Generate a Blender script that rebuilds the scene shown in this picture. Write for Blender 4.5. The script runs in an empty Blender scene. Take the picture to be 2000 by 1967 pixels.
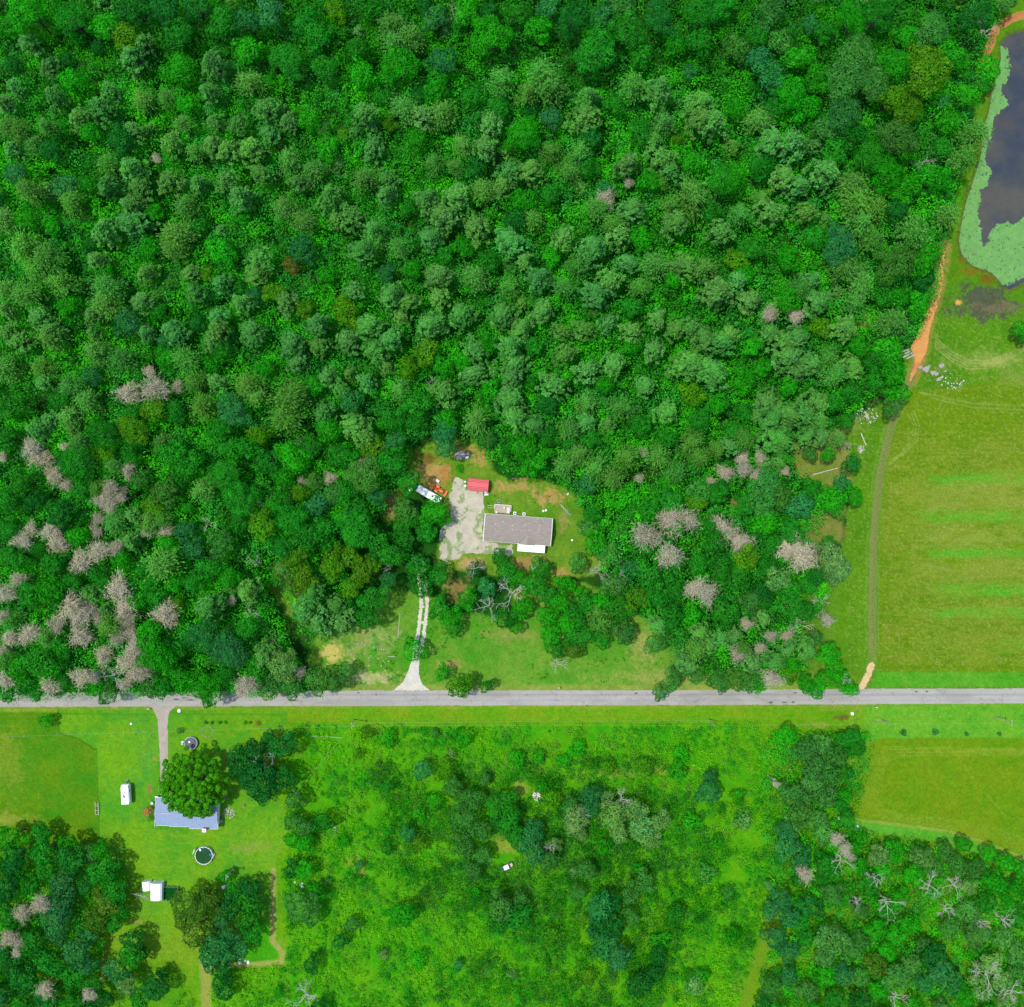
import bpy, math, random
import numpy as np
from mathutils import Vector, Matrix
R_ = math.radians
S = 0.17            # metres per photo pixel on the ground
H = 285.0           # camera height
CX, CY = 1000.0, 983.5
random.seed(7); rng = np.random.default_rng(7)
scene = bpy.context.scene
col = scene.collection
# ---------------------------------------------------------------- camera, sky, sun
cam = bpy.data.cameras.new('camera'); camo = bpy.data.objects.new('camera', cam); col.objects.link(camo)
camo.location = (0, 0, H); camo.rotation_euler = (0, 0, 0)
cam.sensor_fit = 'HORIZONTAL'; cam.angle = 2*math.atan(1000*S/H)
cam.clip_start = 1; cam.clip_end = 20000
scene.camera = camo
world = bpy.data.worlds.new('World'); scene.world = world; world.use_nodes = True
nt = world.node_tree
sky = nt.nodes.new('ShaderNodeTexSky'); sky.sky_type = 'NISHITA'; sky.sun_disc = False
to_sun = Vector((-0.34, 0.08, 0.94)).normalized()
sky.sun_elevation = math.asin(to_sun.z); sky.sun_rotation = math.atan2(to_sun.x, to_sun.y)
nt.links.new(sky.outputs[0], nt.nodes['Background'].inputs[0]); nt.nodes['Background'].inputs[1].default_value = 0.15
sun = bpy.data.lights.new('sun', 'SUN'); sun.energy = 2.45; sun.angle = R_(2.5); sun.color = (1, .95, .85)
suno = bpy.data.objects.new('sun', sun); col.objects.link(suno)
suno.rotation_euler = to_sun.to_track_quat('Z', 'Y').to_euler(); suno.location = (-100, 30, 250)
scene.view_settings.view_transform = 'Standard'; scene.view_settings.look = 'None'
scene.view_settings.exposure = 0.74; scene.view_settings.gamma = 1
# ---------------------------------------------------------------- helpers
def W(px, py, z=0.0):
    k = S*(H-z)/H
    return ((px-CX)*k, (CY-py)*k, z)
def srgb(r, g, b, k=1.0):
    f = lambda c: (c/255/12.92 if c/255 <= .04045 else ((c/255+.055)/1.055)**2.4)
    return np.array([f(r), f(g), f(b)])*k
def link(o, parent=None):
    col.objects.link(o)
    if parent: o.parent = parent
    return o
def tag(o, label=None, cat=None, group=None, kind=None):
    if label: o['label'] = label
    if cat: o['category'] = cat
    if group: o['group'] = group
    if kind: o['kind'] = kind
    return o
def empty(name, loc, rz=0, label=None, cat=None, group=None, scale=1):
    o = bpy.data.objects.new(name, None); o.location = loc; o.rotation_euler = (0, 0, rz); o.scale = (scale,)*3
    o.empty_display_size = .5
    link(o); tag(o, label, cat, group); return o
def npmesh(name, v, f, mats, colr=None, smooth=False):
    """v (n,3), f (m,k) arrays of equal-size faces"""
    me = bpy.data.meshes.new(name); v = np.ascontiguousarray(v, np.float32); f = np.ascontiguousarray(f, np.int32)
    me.vertices.add(len(v)); me.vertices.foreach_set('co', v.ravel())
    k = f.shape[1]; me.loops.add(f.size); me.loops.foreach_set('vertex_index', f.ravel())
    me.polygons.add(len(f)); me.polygons.foreach_set('loop_start', np.arange(0, f.size, k, dtype=np.int32))
    if colr is not None:
        a = me.color_attributes.new('Col', 'FLOAT_COLOR', 'POINT')
        c = np.ones((len(v), 4), np.float32); c[:, :3] = colr; a.data.foreach_set('color', c.ravel())
    me.update(calc_edges=True)
    if smooth: me.polygons.foreach_set('use_smooth', np.ones(len(f), bool))
    for m in (mats if isinstance(mats, list) else [mats]): me.materials.append(m)
    return me
class MB:
    def __init__(s): s.v = []; s.f = []
    def add(s, v, f):
        b = len(s.v); s.v += [tuple(x) for x in v]; s.f += [tuple(i+b for i in q) for q in f]; return s
    def box(s, c, d, rz=0, tilt=0, tiltaxis='X'):
        hx, hy, hz = d[0]/2, d[1]/2, d[2]/2
        m = Matrix.Translation(c) @ Matrix.Rotation(rz, 4, 'Z') @ Matrix.Rotation(tilt, 4, tiltaxis)
        v = [m @ Vector((x, y, z)) for z in (-hz, hz) for x, y in ((-hx, -hy), (hx, -hy), (hx, hy), (-hx, hy))]
        return s.add(v, [(3, 2, 1, 0), (4, 5, 6, 7), (0, 1, 5, 4), (1, 2, 6, 5), (2, 3, 7, 6), (3, 0, 4, 7)])
    def tube(s, p, q, r0, r1=None, n=8, caps=True):
        p, q = Vector(p), Vector(q); r1 = r0 if r1 is None else r1
        d = (q-p).normalized(); a = d.orthogonal().normalized(); b = d.cross(a)
        v = [c+(a*math.cos(t)+b*math.sin(t))*r for c, r in ((p, r0), (q, r1)) for t in [2*math.pi*i/n for i in range(n)]]
        f = [(i, (i+1) % n, n+(i+1) % n, n+i) for i in range(n)]
        if caps: f += [tuple(range(n))[::-1], tuple(range(n, 2*n))]
        return s.add(v, f)
    def lathe(s, prof, n=32, c=(0, 0, 0)):
        v = [(c[0]+r*math.cos(2*math.pi*i/n), c[1]+r*math.sin(2*math.pi*i/n), c[2]+z) for r, z in prof for i in range(n)]
        f = [(k*n+i, k*n+(i+1) % n, (k+1)*n+(i+1) % n, (k+1)*n+i) for k in range(len(prof)-1) for i in range(n)]
        return s.add(v, f)
    def prism(s, sec, x0, x1):     # section (y,z) swept along x
        n = len(sec); v = [(x0, y, z) for y, z in sec]+[(x1, y, z) for y, z in sec]
        f = [(i, (i+1) % n, n+(i+1) % n, n+i) for i in range(n)]+[tuple(range(n))[::-1], tuple(range(n, 2*n))]
        return s.add(v, f)
    def build(s, name, m, parent=None, smooth=False, bevel=0):
        me = bpy.data.meshes.new(name); me.from_pydata(s.v, [], s.f); me.update()
        me.materials.append(m)
        if smooth: me.polygons.foreach_set('use_smooth', [True]*len(me.polygons))
        o = bpy.data.objects.new(name, me); link(o, parent)
        if bevel:
            b = o.modifiers.new('bevel', 'BEVEL'); b.width = bevel; b.segments = 2; b.limit_method = 'ANGLE'
        return o
# value noise
_tab = rng.random((256, 256)).astype(np.float32)
def vn(x, y, seed=0):
    x = x+seed*17.31; y = y+seed*9.77
    xi = np.floor(x).astype(int); yi = np.floor(y).astype(int); fx = x-xi; fy = y-yi
    fx = fx*fx*(3-2*fx); fy = fy*fy*(3-2*fy)
    a = _tab[xi & 255, yi & 255]; b = _tab[(xi+1) & 255, yi & 255]; c = _tab[xi & 255, (yi+1) & 255]; d = _tab[(xi+1) & 255, (yi+1) & 255]
    return (a*(1-fx)+b*fx)*(1-fy)+(c*(1-fx)+d*fx)*fy
def fbm(x, y, scale, seed=0, octs=4, sx=1.0, sy=1.0):
    t = 0; a = 1; n = 0
    for o in range(octs):
        t = t+a*vn(x/scale/sx*2**o, y/scale/sy*2**o, seed+o*3); n += a; a *= .55
    return t/n
def inpoly(x, y, P):
    r = np.zeros(x.shape, bool)
    for (x0, y0), (x1, y1) in zip(P, P[1:]+P[:1]):
        if y0 == y1: continue
        c = ((y0 > y) != (y1 > y)) & (x < (x1-x0)*(y-y0)/(y1-y0)+x0); r ^= c
    return r
def dline(x, y, P, closed=False):
    d = np.full(x.shape, 1e9)
    for (x0, y0), (x1, y1) in zip(P, P[1:]+(P[:1] if closed else [])) if closed else zip(P, P[1:]):
        dx, dy = x1-x0, y1-y0; L = dx*dx+dy*dy+1e-9
        t = np.clip(((x-x0)*dx+(y-y0)*dy)/L, 0, 1); d = np.minimum(d, np.hypot(x-x0-t*dx, y-y0-t*dy))
    return d
def sdf(x, y, P, rough=0, rs=14, seed=0):
    d = dline(x, y, P, True); d = np.where(inpoly(x, y, P), d, -d)
    if rough: d = d+(fbm(x, y, rs, seed, 4)-.5)*2*rough
    return d
# ---------------------------------------------------------------- materials
def mat(name, base=None, rough=.8, attr=False, objcol=False, noise=None, bump=0, metallic=0, spec=.3, translucent=0, emission=None):
    m = bpy.data.materials.new(name); m.use_nodes = True; t = m.node_tree; n = t.nodes; L = t.links
    p = n['Principled BSDF']; p.inputs['Roughness'].default_value = rough; p.inputs['Metallic'].default_value = metallic
    p.inputs['Specular IOR Level'].default_value = spec
    src = None
    if attr: a = n.new('ShaderNodeAttribute'); a.attribute_name = 'Col'; src = a.outputs['Color']
    elif objcol: a = n.new('ShaderNodeObjectInfo'); src = a.outputs['Color']
    else:
        a = n.new('ShaderNodeRGB'); a.outputs[0].default_value = (*base, 1); src = a.outputs[0]
    if objcol == 'attr':        # object colour times leaf colour
        b = n.new('ShaderNodeAttribute'); b.attribute_name = 'Col'
        mx = n.new('ShaderNodeMix'); mx.data_type = 'RGBA'; mx.blend_type = 'MULTIPLY'; mx.inputs[0].default_value = 1
        L.new(src, mx.inputs[6]); L.new(b.outputs['Color'], mx.inputs[7]); src = mx.outputs[2]
    if noise:
        sc, amp, *st = noise; tc = n.new('ShaderNodeTexCoord'); mp = n.new('ShaderNodeMapping')
        mp.inputs['Scale'].default_value = st[0] if st else (1, 1, 1)
        L.new(tc.outputs['Object'], mp.inputs[0])
        nz = n.new('ShaderNodeTexNoise'); nz.inputs['Scale'].default_value = sc; nz.inputs['Detail'].default_value = 5
        nz.inputs['Roughness'].default_value = .65; L.new(mp.outputs[0], nz.inputs['Vector'])
        mr = n.new('ShaderNodeMapRange'); mr.inputs[1].default_value = .3; mr.inputs[2].default_value = .7
        mr.inputs[3].default_value = 1-amp; mr.inputs[4].default_value = 1+amp; L.new(nz.outputs[0], mr.inputs[0])
        vm = n.new('ShaderNodeVectorMath'); vm.operation = 'SCALE'; L.new(src, vm.inputs[0]); L.new(mr.outputs[0], vm.inputs['Scale']); src = vm.outputs[0]
        if bump:
            bp = n.new('ShaderNodeBump'); bp.inputs['Distance'].default_value = bump; L.new(nz.outputs[0], bp.inputs['Height']); L.new(bp.outputs[0], p.inputs['Normal'])
    L.new(src, p.inputs['Base Color'])
    if translucent:
        tr = n.new('ShaderNodeBsdfTranslucent'); L.new(src, tr.inputs[0]); ms = n.new('ShaderNodeMixShader'); ms.inputs[0].default_value = translucent
        L.new(p.outputs[0], ms.inputs[1]); L.new(tr.outputs[0], ms.inputs[2]); L.new(ms.outputs[0], n['Material Output'].inputs[0])
    return m
M_ground = mat('ground_grass', attr=True, rough=.95, spec=.1, noise=(1.6, .22), bump=.2)
M_road = mat('asphalt', attr=True, rough=.9, spec=.2, noise=(4, .08), bump=.01)
M_conc = mat('concrete', attr=True, rough=.9, noise=(1.5, .12), bump=.01)
M_gravel = mat('gravel', attr=True, rough=.95, noise=(2.5, .14), bump=.05)
M_dirt = mat('dirt', attr=True, rough=.95, noise=(1.5, .15), bump=.08)
M_water = mat('pond_water', attr=True, rough=.12, spec=.5, noise=(.5, .1), bump=.01)
M_weed = mat('duckweed', attr=True, rough=.7, noise=(1.2, .10), bump=.02)
M_leaf = mat('leaves', objcol='attr', rough=.7, spec=.1, translucent=.48)
M_needle = mat('needles', objcol='attr', rough=.75, spec=.1, translucent=.4)
M_under = mat('undergrowth_leaves', attr=True, rough=.7, spec=.1, translucent=.48)
M_twig = mat('dead_twigs', objcol='attr', rough=.9, spec=.1)
M_bark = mat('bark', (.11, .08, .055), rough=.95, noise=(6, .3), bump=.03)
M_palebark = mat('pale_dead_wood', (.42, .40, .35), rough=.9, noise=(5, .2))
M_wood = mat('weathered_wood', (.33, .28, .22), rough=.9, noise=(5, .3))
M_white = mat('white_paint', (.82, .83, .84), rough=.4, noise=(1.2, .05))
M_vinyl = mat('vinyl_siding', (.68, .66, .6), rough=.6)
M_shingle = mat('shingles', (.245, .212, .178), rough=.95, noise=(1.3, .22, (.5, 2.6, 1)), bump=.03)
M_darkline = mat('valley_seam', (.14, .11, .1), rough=.9)
M_bluemetal = mat('blue_grey_metal', (.225, .285, .395), rough=.75, spec=.1, noise=(.4, .07))
M_bluetrim = mat('pale_trim', (.68, .66, .68), rough=.5)
M_red = mat('red_metal', (.50, .055, .06), rough=.45, noise=(.6, .1))
M_redbrick = mat('red_brick', (.5, .13, .09), rough=.9, noise=(4, .3))
M_redfade = mat('faded_red_ridge', (.55, .30, .36), rough=.6)
M_orange = mat('orange_paint', (.78, .12, .03), rough=.4)
M_black = mat('black_rubber', (.02, .02, .02), rough=.8)
M_grey = mat('grey_metal', (.38, .38, .4), rough=.5, metallic=.4)
M_dkgrey = mat('dark_grey_cover', (.055, .07, .10), rough=.5, noise=(1, .25))
M_glass = mat('dark_glass', (.03, .045, .06), rough=.1, spec=.6)
M_bluep = mat('blue_plastic', (.02, .14, .5), rough=.4)
M_algae = mat('green_pool_water', (.004, .05, .008), rough=.35, spec=.15, noise=(.6, .3))
M_stone = mat('stone', (.29, .26, .25), rough=.95, noise=(2, .3), bump=.05)
M_ply = mat('bare_wood', (.36, .29, .22), rough=.8, noise=(3, .2))
M_tan = mat('tan_cloth', (.5, .36, .2), rough=.9)
M_wire = mat('wire', (.3, .32, .28), rough=.5)
M_red2 = mat('red_flowers', attr=True, rough=.7, spec=.1)
# ---------------------------------------------------------------- regions (photo pixels)
ROADT = [(-160, 1354), (0, 1353), (300, 1351), (660, 1348.5), (1330, 1348), (1680, 1345), (2160, 1344)]
ROADB = [(2160, 1373), (2000, 1374), (1330, 1377.5), (660, 1379), (300, 1380), (0, 1381), (-160, 1381)]
ROAD = ROADT+ROADB
DRIVE2 = [(290, 1378), (299, 1385), (308, 1405), (312, 1470), (314, 1548), (324, 1548), (328, 1490), (327.5, 1406), (331, 1390), (345, 1378)]
def crop(x0, y0, k, pts): return [(x0+a*k, y0+b*k) for a, b in pts]
YARD = crop(780, 850, .18595, [(590, 450), (650, 470), (700, 570), (870, 600), (885, 760), (880, 1120), (1190, 1165), (1190, 1280), (920, 1250), (740, 1235), (600, 1300), (500, 1340), (430, 1300), (430, 1000), (540, 870), (520, 660), (560, 540)])
DRIVE1a = [(818, 1090), (826, 1150), (829, 1180), (822, 1240), (815, 1275)]
FLARE = [(808, 1276), (798, 1310), (787, 1333), (768, 1349), (842, 1350), (826, 1338), (818, 1318), (819, 1276)]
TRACK = [(2040, 20), (1988, 31), (1947, 52), (1930, 95), (1916, 139), (1905, 190), (1885, 290), (1868, 380), (1850, 440), (1843, 480), (1839, 513), (1832, 560), (1824, 590), (1812, 625), (1806, 650), (1800, 680), (1791, 710), (1775, 750), (1756, 795), (1742, 830), (1732, 865), (1718, 927), (1711, 997), (1706, 1066), (1704, 1170), (1704, 1274), (1702, 1300), (1694, 1322), (1680, 1347)]
POND = crop(1330, 0, .3466, [(2400, 150), (1932, 170), (1840, 195), (1795, 250), (1800, 330), (1780, 420), (1750, 520), (1730, 640), (1700, 720), (1690, 860), (1650, 1000), (1600, 1150), (1575, 1270), (1562, 1360), (1580, 1440), (1640, 1500), (1750, 1540), (1800, 1600), (1850, 1640), (1905, 1610), (2000, 1560), (2400, 1500)])
WEED = crop(1330, 0, .3466, [(1800, 260), (1835, 280), (1862, 390), (1840, 480), (1800, 500), (1838, 590), (1765, 670), (1735, 800), (1722, 900), (1750, 960), (1725, 1050), (1685, 1070), (1708, 1120), (1672, 1190), (1690, 1290), (1700, 1390), (1735, 1370), (1735, 1290), (1850, 1245), (1880, 1255), (1932, 1225), (2080, 1230), (2120, 1480), (1990, 1550), (1932, 1570), (1850, 1612), (1790, 1590), (1730, 1540), (1640, 1500), (1570, 1430), (1555, 1360), (1570, 1270), (1595, 1150), (1645, 1000), (1685, 860), (1695, 700), (1725, 640), (1745, 520), (1775, 420)])
EASTOPEN = [(2160, -160), (1960, -160), (1950, 30), (1925, 130), (1903, 200), (1880, 320), (1862, 420), (1840, 470), (1832, 540), (1815, 600), (1795, 650), (1765, 700), (1765, 770), (1700, 800), (1655, 830), (1650, 900), (1665, 960), (1650, 1030), (1640, 1100), (1620, 1180), (1615, 1260), (1600, 1310), (1600, 1352), (2160, 1352)]
HAY = [(1780, 760), (1762, 800), (1742, 860), (1728, 920), (1722, 990), (1716, 1100), (1714, 1290), (1724, 1312), (2160, 1314), (2160, 690), (1960, 740), (1860, 760)]
CLEAR1 = [(795, 880), (835, 870), (880, 850), (930, 860), (965, 920), (1000, 940), (1060, 935), (1130, 965), (1150, 1010), (1160, 1080), (1200, 1090), (1170, 1120), (1110, 1130), (1060, 1180), (1000, 1200), (1000, 1130), (890, 1110), (860, 1160), (850, 1100), (860, 1060), (860, 1000), (850, 970), (800, 940), (760, 1020), (745, 1010), (770, 960), (800, 930)]
FRONT = [(620, 1240), (660, 1250), (700, 1220), (760, 1150), (840, 1160), (870, 1200), (1000, 1200), (1060, 1170), (1110, 1130), (1200, 1160), (1290, 1230), (1380, 1310), (1600, 1310), (1620, 1352), (650, 1352), (600, 1290)]
CLEAR3 = [(540, 1090), (570, 1100), (620, 1240), (600, 1230), (560, 1200), (530, 1150)]
MEADOW = [(-160, 1395), (60, 1390), (113, 1392), (115, 1432), (150, 1440), (185, 1462), (192, 1560), (194, 1668), (-160, 1640)]
LAWN = [(113, 1386), (560, 1386), (557, 1440), (545, 1560), (562, 1590), (566, 1640), (540, 1680), (545, 1790), (538, 1820), (560, 1850), (556, 1880), (470, 1888), (412, 1886), (412, 1930), (418, 2130), (394, 2130), (388, 1880), (215, 1872), (200, 1990), (200, 2130), (186, 2130), (190, 1900), (215, 1830), (255, 1770), (240, 1700), (194, 1668), (192, 1560), (186, 1462), (150, 1440), (116, 1430)]
BRUSH = [(566, 1415), (900, 1420), (1480, 1412), (1500, 1500), (1500, 1700), (1470, 1900), (1440, 2130), (420, 2130), (414, 1890), (480, 1892), (566, 1885), (556, 1800), (548, 1690), (570, 1640), (560, 1590)]
FIELD2 = [(1695, 1450), (1720, 1442), (2160, 1440), (2160, 1740), (2000, 1690), (1930, 1665), (1850, 1636), (1750, 1622), (1665, 1610), (1655, 1585), (1680, 1480)]
SEWOOD = [(1500, 1425), (1600, 1430), (1690, 1430), (1680, 1500), (1660, 1590), (1680, 1625), (1760, 1640), (1850, 1655), (1930, 1695), (2000, 1740), (2160, 1790), (2160, 2130), (1455, 2130), (1490, 1900), (1500, 1700), (1490, 1550)]
SWWOOD = [(-160, 1640), (60, 1645), (150, 1660), (235, 1690), (250, 1760), (205, 1840), (190, 1960), (180, 2130), (-160, 2130)]
SWTHICK = [(220, 1890), (260, 1880), (350, 1900), (385, 1960), (385, 2130), (205, 2130), (205, 1960)]
TRAIL = [(1515, 1760), (1500, 1830), (1470, 1900), (1450, 1967), (1440, 2100)]
# ---------------------------------------------------------------- colour of the ground
G = lambda r, g, b, k=.62: srgb(r, g*(.965 if g > 1.15*r else 1), b, k)
def ground_color(x, y):
    n1 = fbm(x, y, 60, 1); n2 = fbm(x, y, 14, 2, 3); n3 = fbm(x, y, 5, 3, 2)
    C = G(22, 92, 14)[None, :]*(.6+.8*n2)[:, None]
    litter = np.clip((fbm(x, y, 40, 9)-.5)*5, 0, 1)[:, None]*.12
    C = C*(1-litter)+G(105, 90, 50)*litter
    def lay(w, c, i=slice(None)):
        w = np.clip(w, 0, 1)[:, None]; C[i] = C[i]*(1-w)+c*w
    def box(x0, x1, y0, y1): return np.nonzero((x > x0) & (x < x1) & (y > y0) & (y < y1))[0]
    def area(P, c1, c2=None, rough=6, soft=5, rs=20, k=1.0, v=None):
        px, py = [p[0] for p in P], [p[1] for p in P]; i = box(min(px)-25, max(px)+25, min(py)-25, max(py)+25)
        if not len(i): return
        s_ = sdf(x[i], y[i], P, rough, rs, 5); w = np.clip(s_/soft+.5, 0, 1)*k
        c2_ = c1 if c2 is None else c2
        m = np.clip((n1[i]*.6+n2[i]*.4)*3-1, 0, 1)[:, None]
        lay(w, (c1*(1-m)+c2_*m)*(.82+.36*n3[i])[:, None], i)
    def blob(cx, cy, rx, ry, c, rough=.5, k=1.0, seed=0, soft=.35):
        i = box(cx-rx*2, cx+rx*2, cy-ry*2, cy+ry*2)
        if not len(i): return
        d = 1-np.hypot((x[i]-cx)/rx, (y[i]-cy)/ry)+(fbm(x[i], y[i], min(rx, ry)*.7+3, 20+seed)-.5)*2.2*rough+(fbm(x[i], y[i], 4.5, 40+seed, 3)-.5)*2.2*rough
        lay(np.clip(d/(soft*1.6), 0, 1)*k, c*(.8+.4*n3[i])[:, None], i)
    def stroke(P, wd, c, k=1.0, soft=2, rough=1):
        px, py = [p[0] for p in P], [p[1] for p in P]; i = box(min(px)-20, max(px)+20, min(py)-20, max(py)+20)
        if not len(i): return
        d = wd/2-dline(x[i], y[i], P)+(fbm(x[i], y[i], 8, 31)-.5)*2*rough
        lay(np.clip(d/soft+.5, 0, 1)*k*(.6+.8*n3[i]), c*np.ones(len(i))[:, None], i)
    area([(-160, 1378), (2160, 1372), (2160, 2130), (-160, 2130)], G(78, 158, 12), G(110, 170, 14))
    area(EASTOPEN, G(92, 150, 16), G(76, 140, 12), rough=5)
    area(HAY, G(92, 140, 4), G(108, 148, 10), rough=3, soft=4)
    i = box(1722, 2160, 840, 1300); xi, yi = x[i], y[i]; ins = sdf(xi, yi, HAY) > 2
    st = fbm(xi, yi, 26, 41, 4, sx=2.2); st2 = fbm(xi, yi, 9, 42, 4, sx=4); st3 = fbm(xi, yi, 30, 43, 3, sx=3)
    for yy, hh, c, k in ((955, 34, G(142, 162, 62), .8), (985, 26, G(150, 160, 66), .7), (1050, 34, G(146, 164, 62), .8), (1110, 30, G(142, 160, 60), .75), (1190, 26, G(128, 158, 48), .6), (1240, 20, G(124, 150, 34), .4), (880, 18, G(120, 146, 30), .4)):
        w = np.clip(1-np.abs(yi+(st3-.5)*50-yy)/hh, 0, 1)**.7*np.clip((st*.5+st2*.7-.40)*4, 0, 1)*np.clip((xi-1725-70*st3)/60, 0, 1)*k*ins; lay(w, c*(.9+.2*st2)[:, None], i)
    for yy, hh, x0, k in ((936, 7, 1770, .8), (1008, 8, 1760, .8), (1078, 6, 1755, .85), (1148, 6, 1760, .5), (1157, 7, 1765, .6), (1196, 6, 1765, .8), (1202, 4, 1800, .6), (1262, 8, 1880, .5)):
        w = np.clip(1.1-np.abs(yi+(st-.5)*22-yy)/(hh*2.0), 0, 1)*np.clip((st2-.26)*4, 0, 1)*np.clip((xi-x0-90*(st-.3))/70, 0, 1)*k*1.7*ins; lay(np.clip(w, 0, .85), G(78, 178, 30)*(.85+.3*st2)[:, None], i)
    w = np.clip((st2-.52)*5, 0, 1)*.3*ins; lay(w, G(84, 120, 6)*np.ones(len(i))[:, None], i); w = np.clip((st3*.5+st*.5-.42)*4, 0, 1)*.45*ins; lay(w, G(132, 152, 40)*np.ones(len(i))[:, None], i)
    w = np.clip((fbm(xi, yi, 3, 46, 3, sx=3.5)-.42)*4, 0, 1)*.35*ins; lay(w, G(140, 160, 50)*np.ones(len(i))[:, None], i)
    dry = np.clip((fbm(x, y, 2.6, 44, 2)-.62)*8, 0, 1)*.35*(x > 1650)*(y > 600); lay(dry, G(170, 180, 90)*np.ones_like(x)[:, None])
    area([(1715, 1312), (2160, 1314), (2160, 1342), (1700, 1342)], G(70, 165, 24), G(100, 175, 40), rough=2)
    # mower arcs by the rock patch
    blob(1935, 705, 110, 26, G(155, 172, 80), .5, .75, 3, .7); blob(1985, 740, 70, 22, G(140, 160, 70), .5, .6, 4, .7)
    for off in (-9, -3, 3, 9): stroke([(1826, 668+off), (1856, 695+off), (1890, 712+off), (1930, 712+off*.8), (1970, 696+off*.6), (2040, 655+off)], 2.2, G(178, 180, 100), .5, 2)
    for off in (0, 8): stroke([(1795, 765), (1840, 775+off), (1900, 788+off), (2000, 793+off), (2100, 796+off)], 2.4, G(150, 180, 80), .5, 2)
    for off in (0, 6, 12): stroke([(1774+off, 808), (1784+off, 830), (1780+off, 860), (1760+off*.6, 885), (1738, 905)], 1.8, G(160, 185, 80), .5, 1.5)
    # wet marsh beside the pond
    blob(1912, 588, 62, 42, G(84, 86, 68), .8, .9, 5); blob(1960, 600, 55, 12, G(120, 110, 80), .7, .7, 6); blob(1872, 591, 8, 6, G(225, 170, 95), .3, 1, 7)
    blob(1930, 545, 22, 12, G(120, 95, 20), .5, .8, 8); blob(1898, 530, 30, 10, G(140, 90, 20), .6, .6, 9); blob(1878, 500, 8, 40, G(130, 100, 15), .6, .6, 10)
    i = np.nonzero((x > 1840) & (y < 600))[0]; dd = np.abs(sdf(x[i], y[i], POND, 3, 14, 7)); lay(np.clip(1-dd/7, 0, 1)*.75, G(96, 92, 44)*(.7+.6*n3[i])[:, None], i)
    # track
    onx = 0; stroke([(1845, 480), (1833, 560), (1812, 625), (1803, 680), (1780, 742)], 26, G(170, 145, 70), .75, 9, 5)
    soil = np.where((y > 485) & (y < 745), 1, 0)
    stroke(TRACK[16:], 17, G(120, 152, 62), .7, 5, 2)
    stroke([(p[0]-4, p[1]) for p in TRACK[16:-3]], 4, G(140, 134, 82), .8, 2.5, 1); stroke([(p[0]+4, p[1]) for p in TRACK[16:-3]], 4, G(134, 128, 76), .8, 2.5, 1)
    stroke([(p[0]-13, p[1]) for p in TRACK[19:-3]], 2, G(130, 170, 70), .5, 2, 1); stroke([(p[0]+12, p[1]) for p in TRACK[22:-3]], 1.6, G(130, 170, 70), .5, 2, 1)
    blob(1600, 1030, 30, 10, G(150, 130, 70), .5, .5, 60); blob(1640, 1040, 30, 14, G(128, 122, 50), .5, .6, 61)
    blob(1663, 830, 40, 22, G(130, 160, 60), .5, .6, 62)
    # house clearing
    area(CLEAR1, G(88, 150, 26), G(120, 162, 44), rough=9, soft=8, rs=18)
    tan = G(190, 156, 88); red_ = G(186, 128, 66)
    blob(848, 925, 38, 34, tan, .5, .95, 11); blob(868, 928, 15, 24, red_, .5, .8, 12); blob(908, 880, 32, 14, tan, .6, .7, 13); blob(935, 895, 16, 20, tan, .6, .7, 14)
    blob(1005, 950, 55, 14, tan, .8, .7, 15); blob(1065, 972, 42, 18, tan, .7, .85, 16); blob(1030, 1100, 42, 18, G(175, 140, 80), .6, .9, 17)
    blob(1096, 1120, 20, 13, tan, .4, .9, 18); blob(1100, 1025, 12, 26, G(165, 150, 85), .6, .6, 19); blob(920, 1100, 32, 14, G(205, 165, 110), .6, .8, 20)
    blob(900, 1150, 30, 24, G(155, 130, 75), .7, .8, 21); blob(1085, 1170, 75, 26, G(130, 108, 58), .7, .7, 22); blob(1190, 1095, 36, 12, G(165, 150, 85), .6, .7, 23)
    blob(762, 985, 18, 30, G(160, 135, 85), .5, .8, 24); blob(838, 895, 26, 14, G(120, 85, 40), .5, .8, 25)
    blob(935, 985, 36, 16, G(90, 150, 40), .5, .5, 26)
    area(FRONT, G(78, 158, 30), G(116, 166, 50), rough=8, soft=8, rs=18)
    blob(650, 1275, 28, 24, G(215, 200, 110), .5, .9, 27); blob(720, 1250, 60, 40, G(165, 172, 100), .8, .6, 28); blob(720, 1325, 70, 14, G(195, 190, 125), .7, .7, 29)
    blob(880, 1298, 22, 10, G(205, 170, 100), .6, .9, 30); blob(1260, 1260, 30, 40, G(180, 170, 95), .7, .6, 31); blob(1000, 1240, 60, 20, G(160, 150, 80), .7, .4, 32)
    blob(1300, 1325, 110, 18, G(165, 165, 85), .7, .6, 33); blob(1480, 1335, 60, 12, G(170, 160, 80), .6, .5, 34); blob(730, 1265, 10, 40, G(40, 165, 30), .7, .6, 59)
    area(CLEAR3, G(90, 150, 30), G(120, 130, 60), rough=8, soft=8)
    blob(1580, 900, 30, 26, G(170, 165, 70), .6, .8, 35); blob(1440, 985, 26, 14, G(160, 150, 85), .6, .7, 36); blob(1690, 625, 28, 18, G(170, 150, 85), .6, .7, 37); blob(1700, 625, 20, 18, G(150, 160, 80), .6, .7, 38)
    blob(225, 742, 16, 10, G(120, 100, 55), .6, .5, 39); blob(570, 970, 24, 24, G(90, 75, 50), .6, .8, 40)
    area([(1540, 860), (1600, 830), (1650, 840), (1665, 940), (1610, 950), (1560, 930)], G(120, 150, 50), G(150, 150, 70), rough=9, soft=9, k=.9)
    area([(1560, 1000), (1650, 990), (1645, 1060), (1570, 1075)], G(110, 140, 40), G(140, 140, 70), rough=9, soft=9, k=.9)
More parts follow.
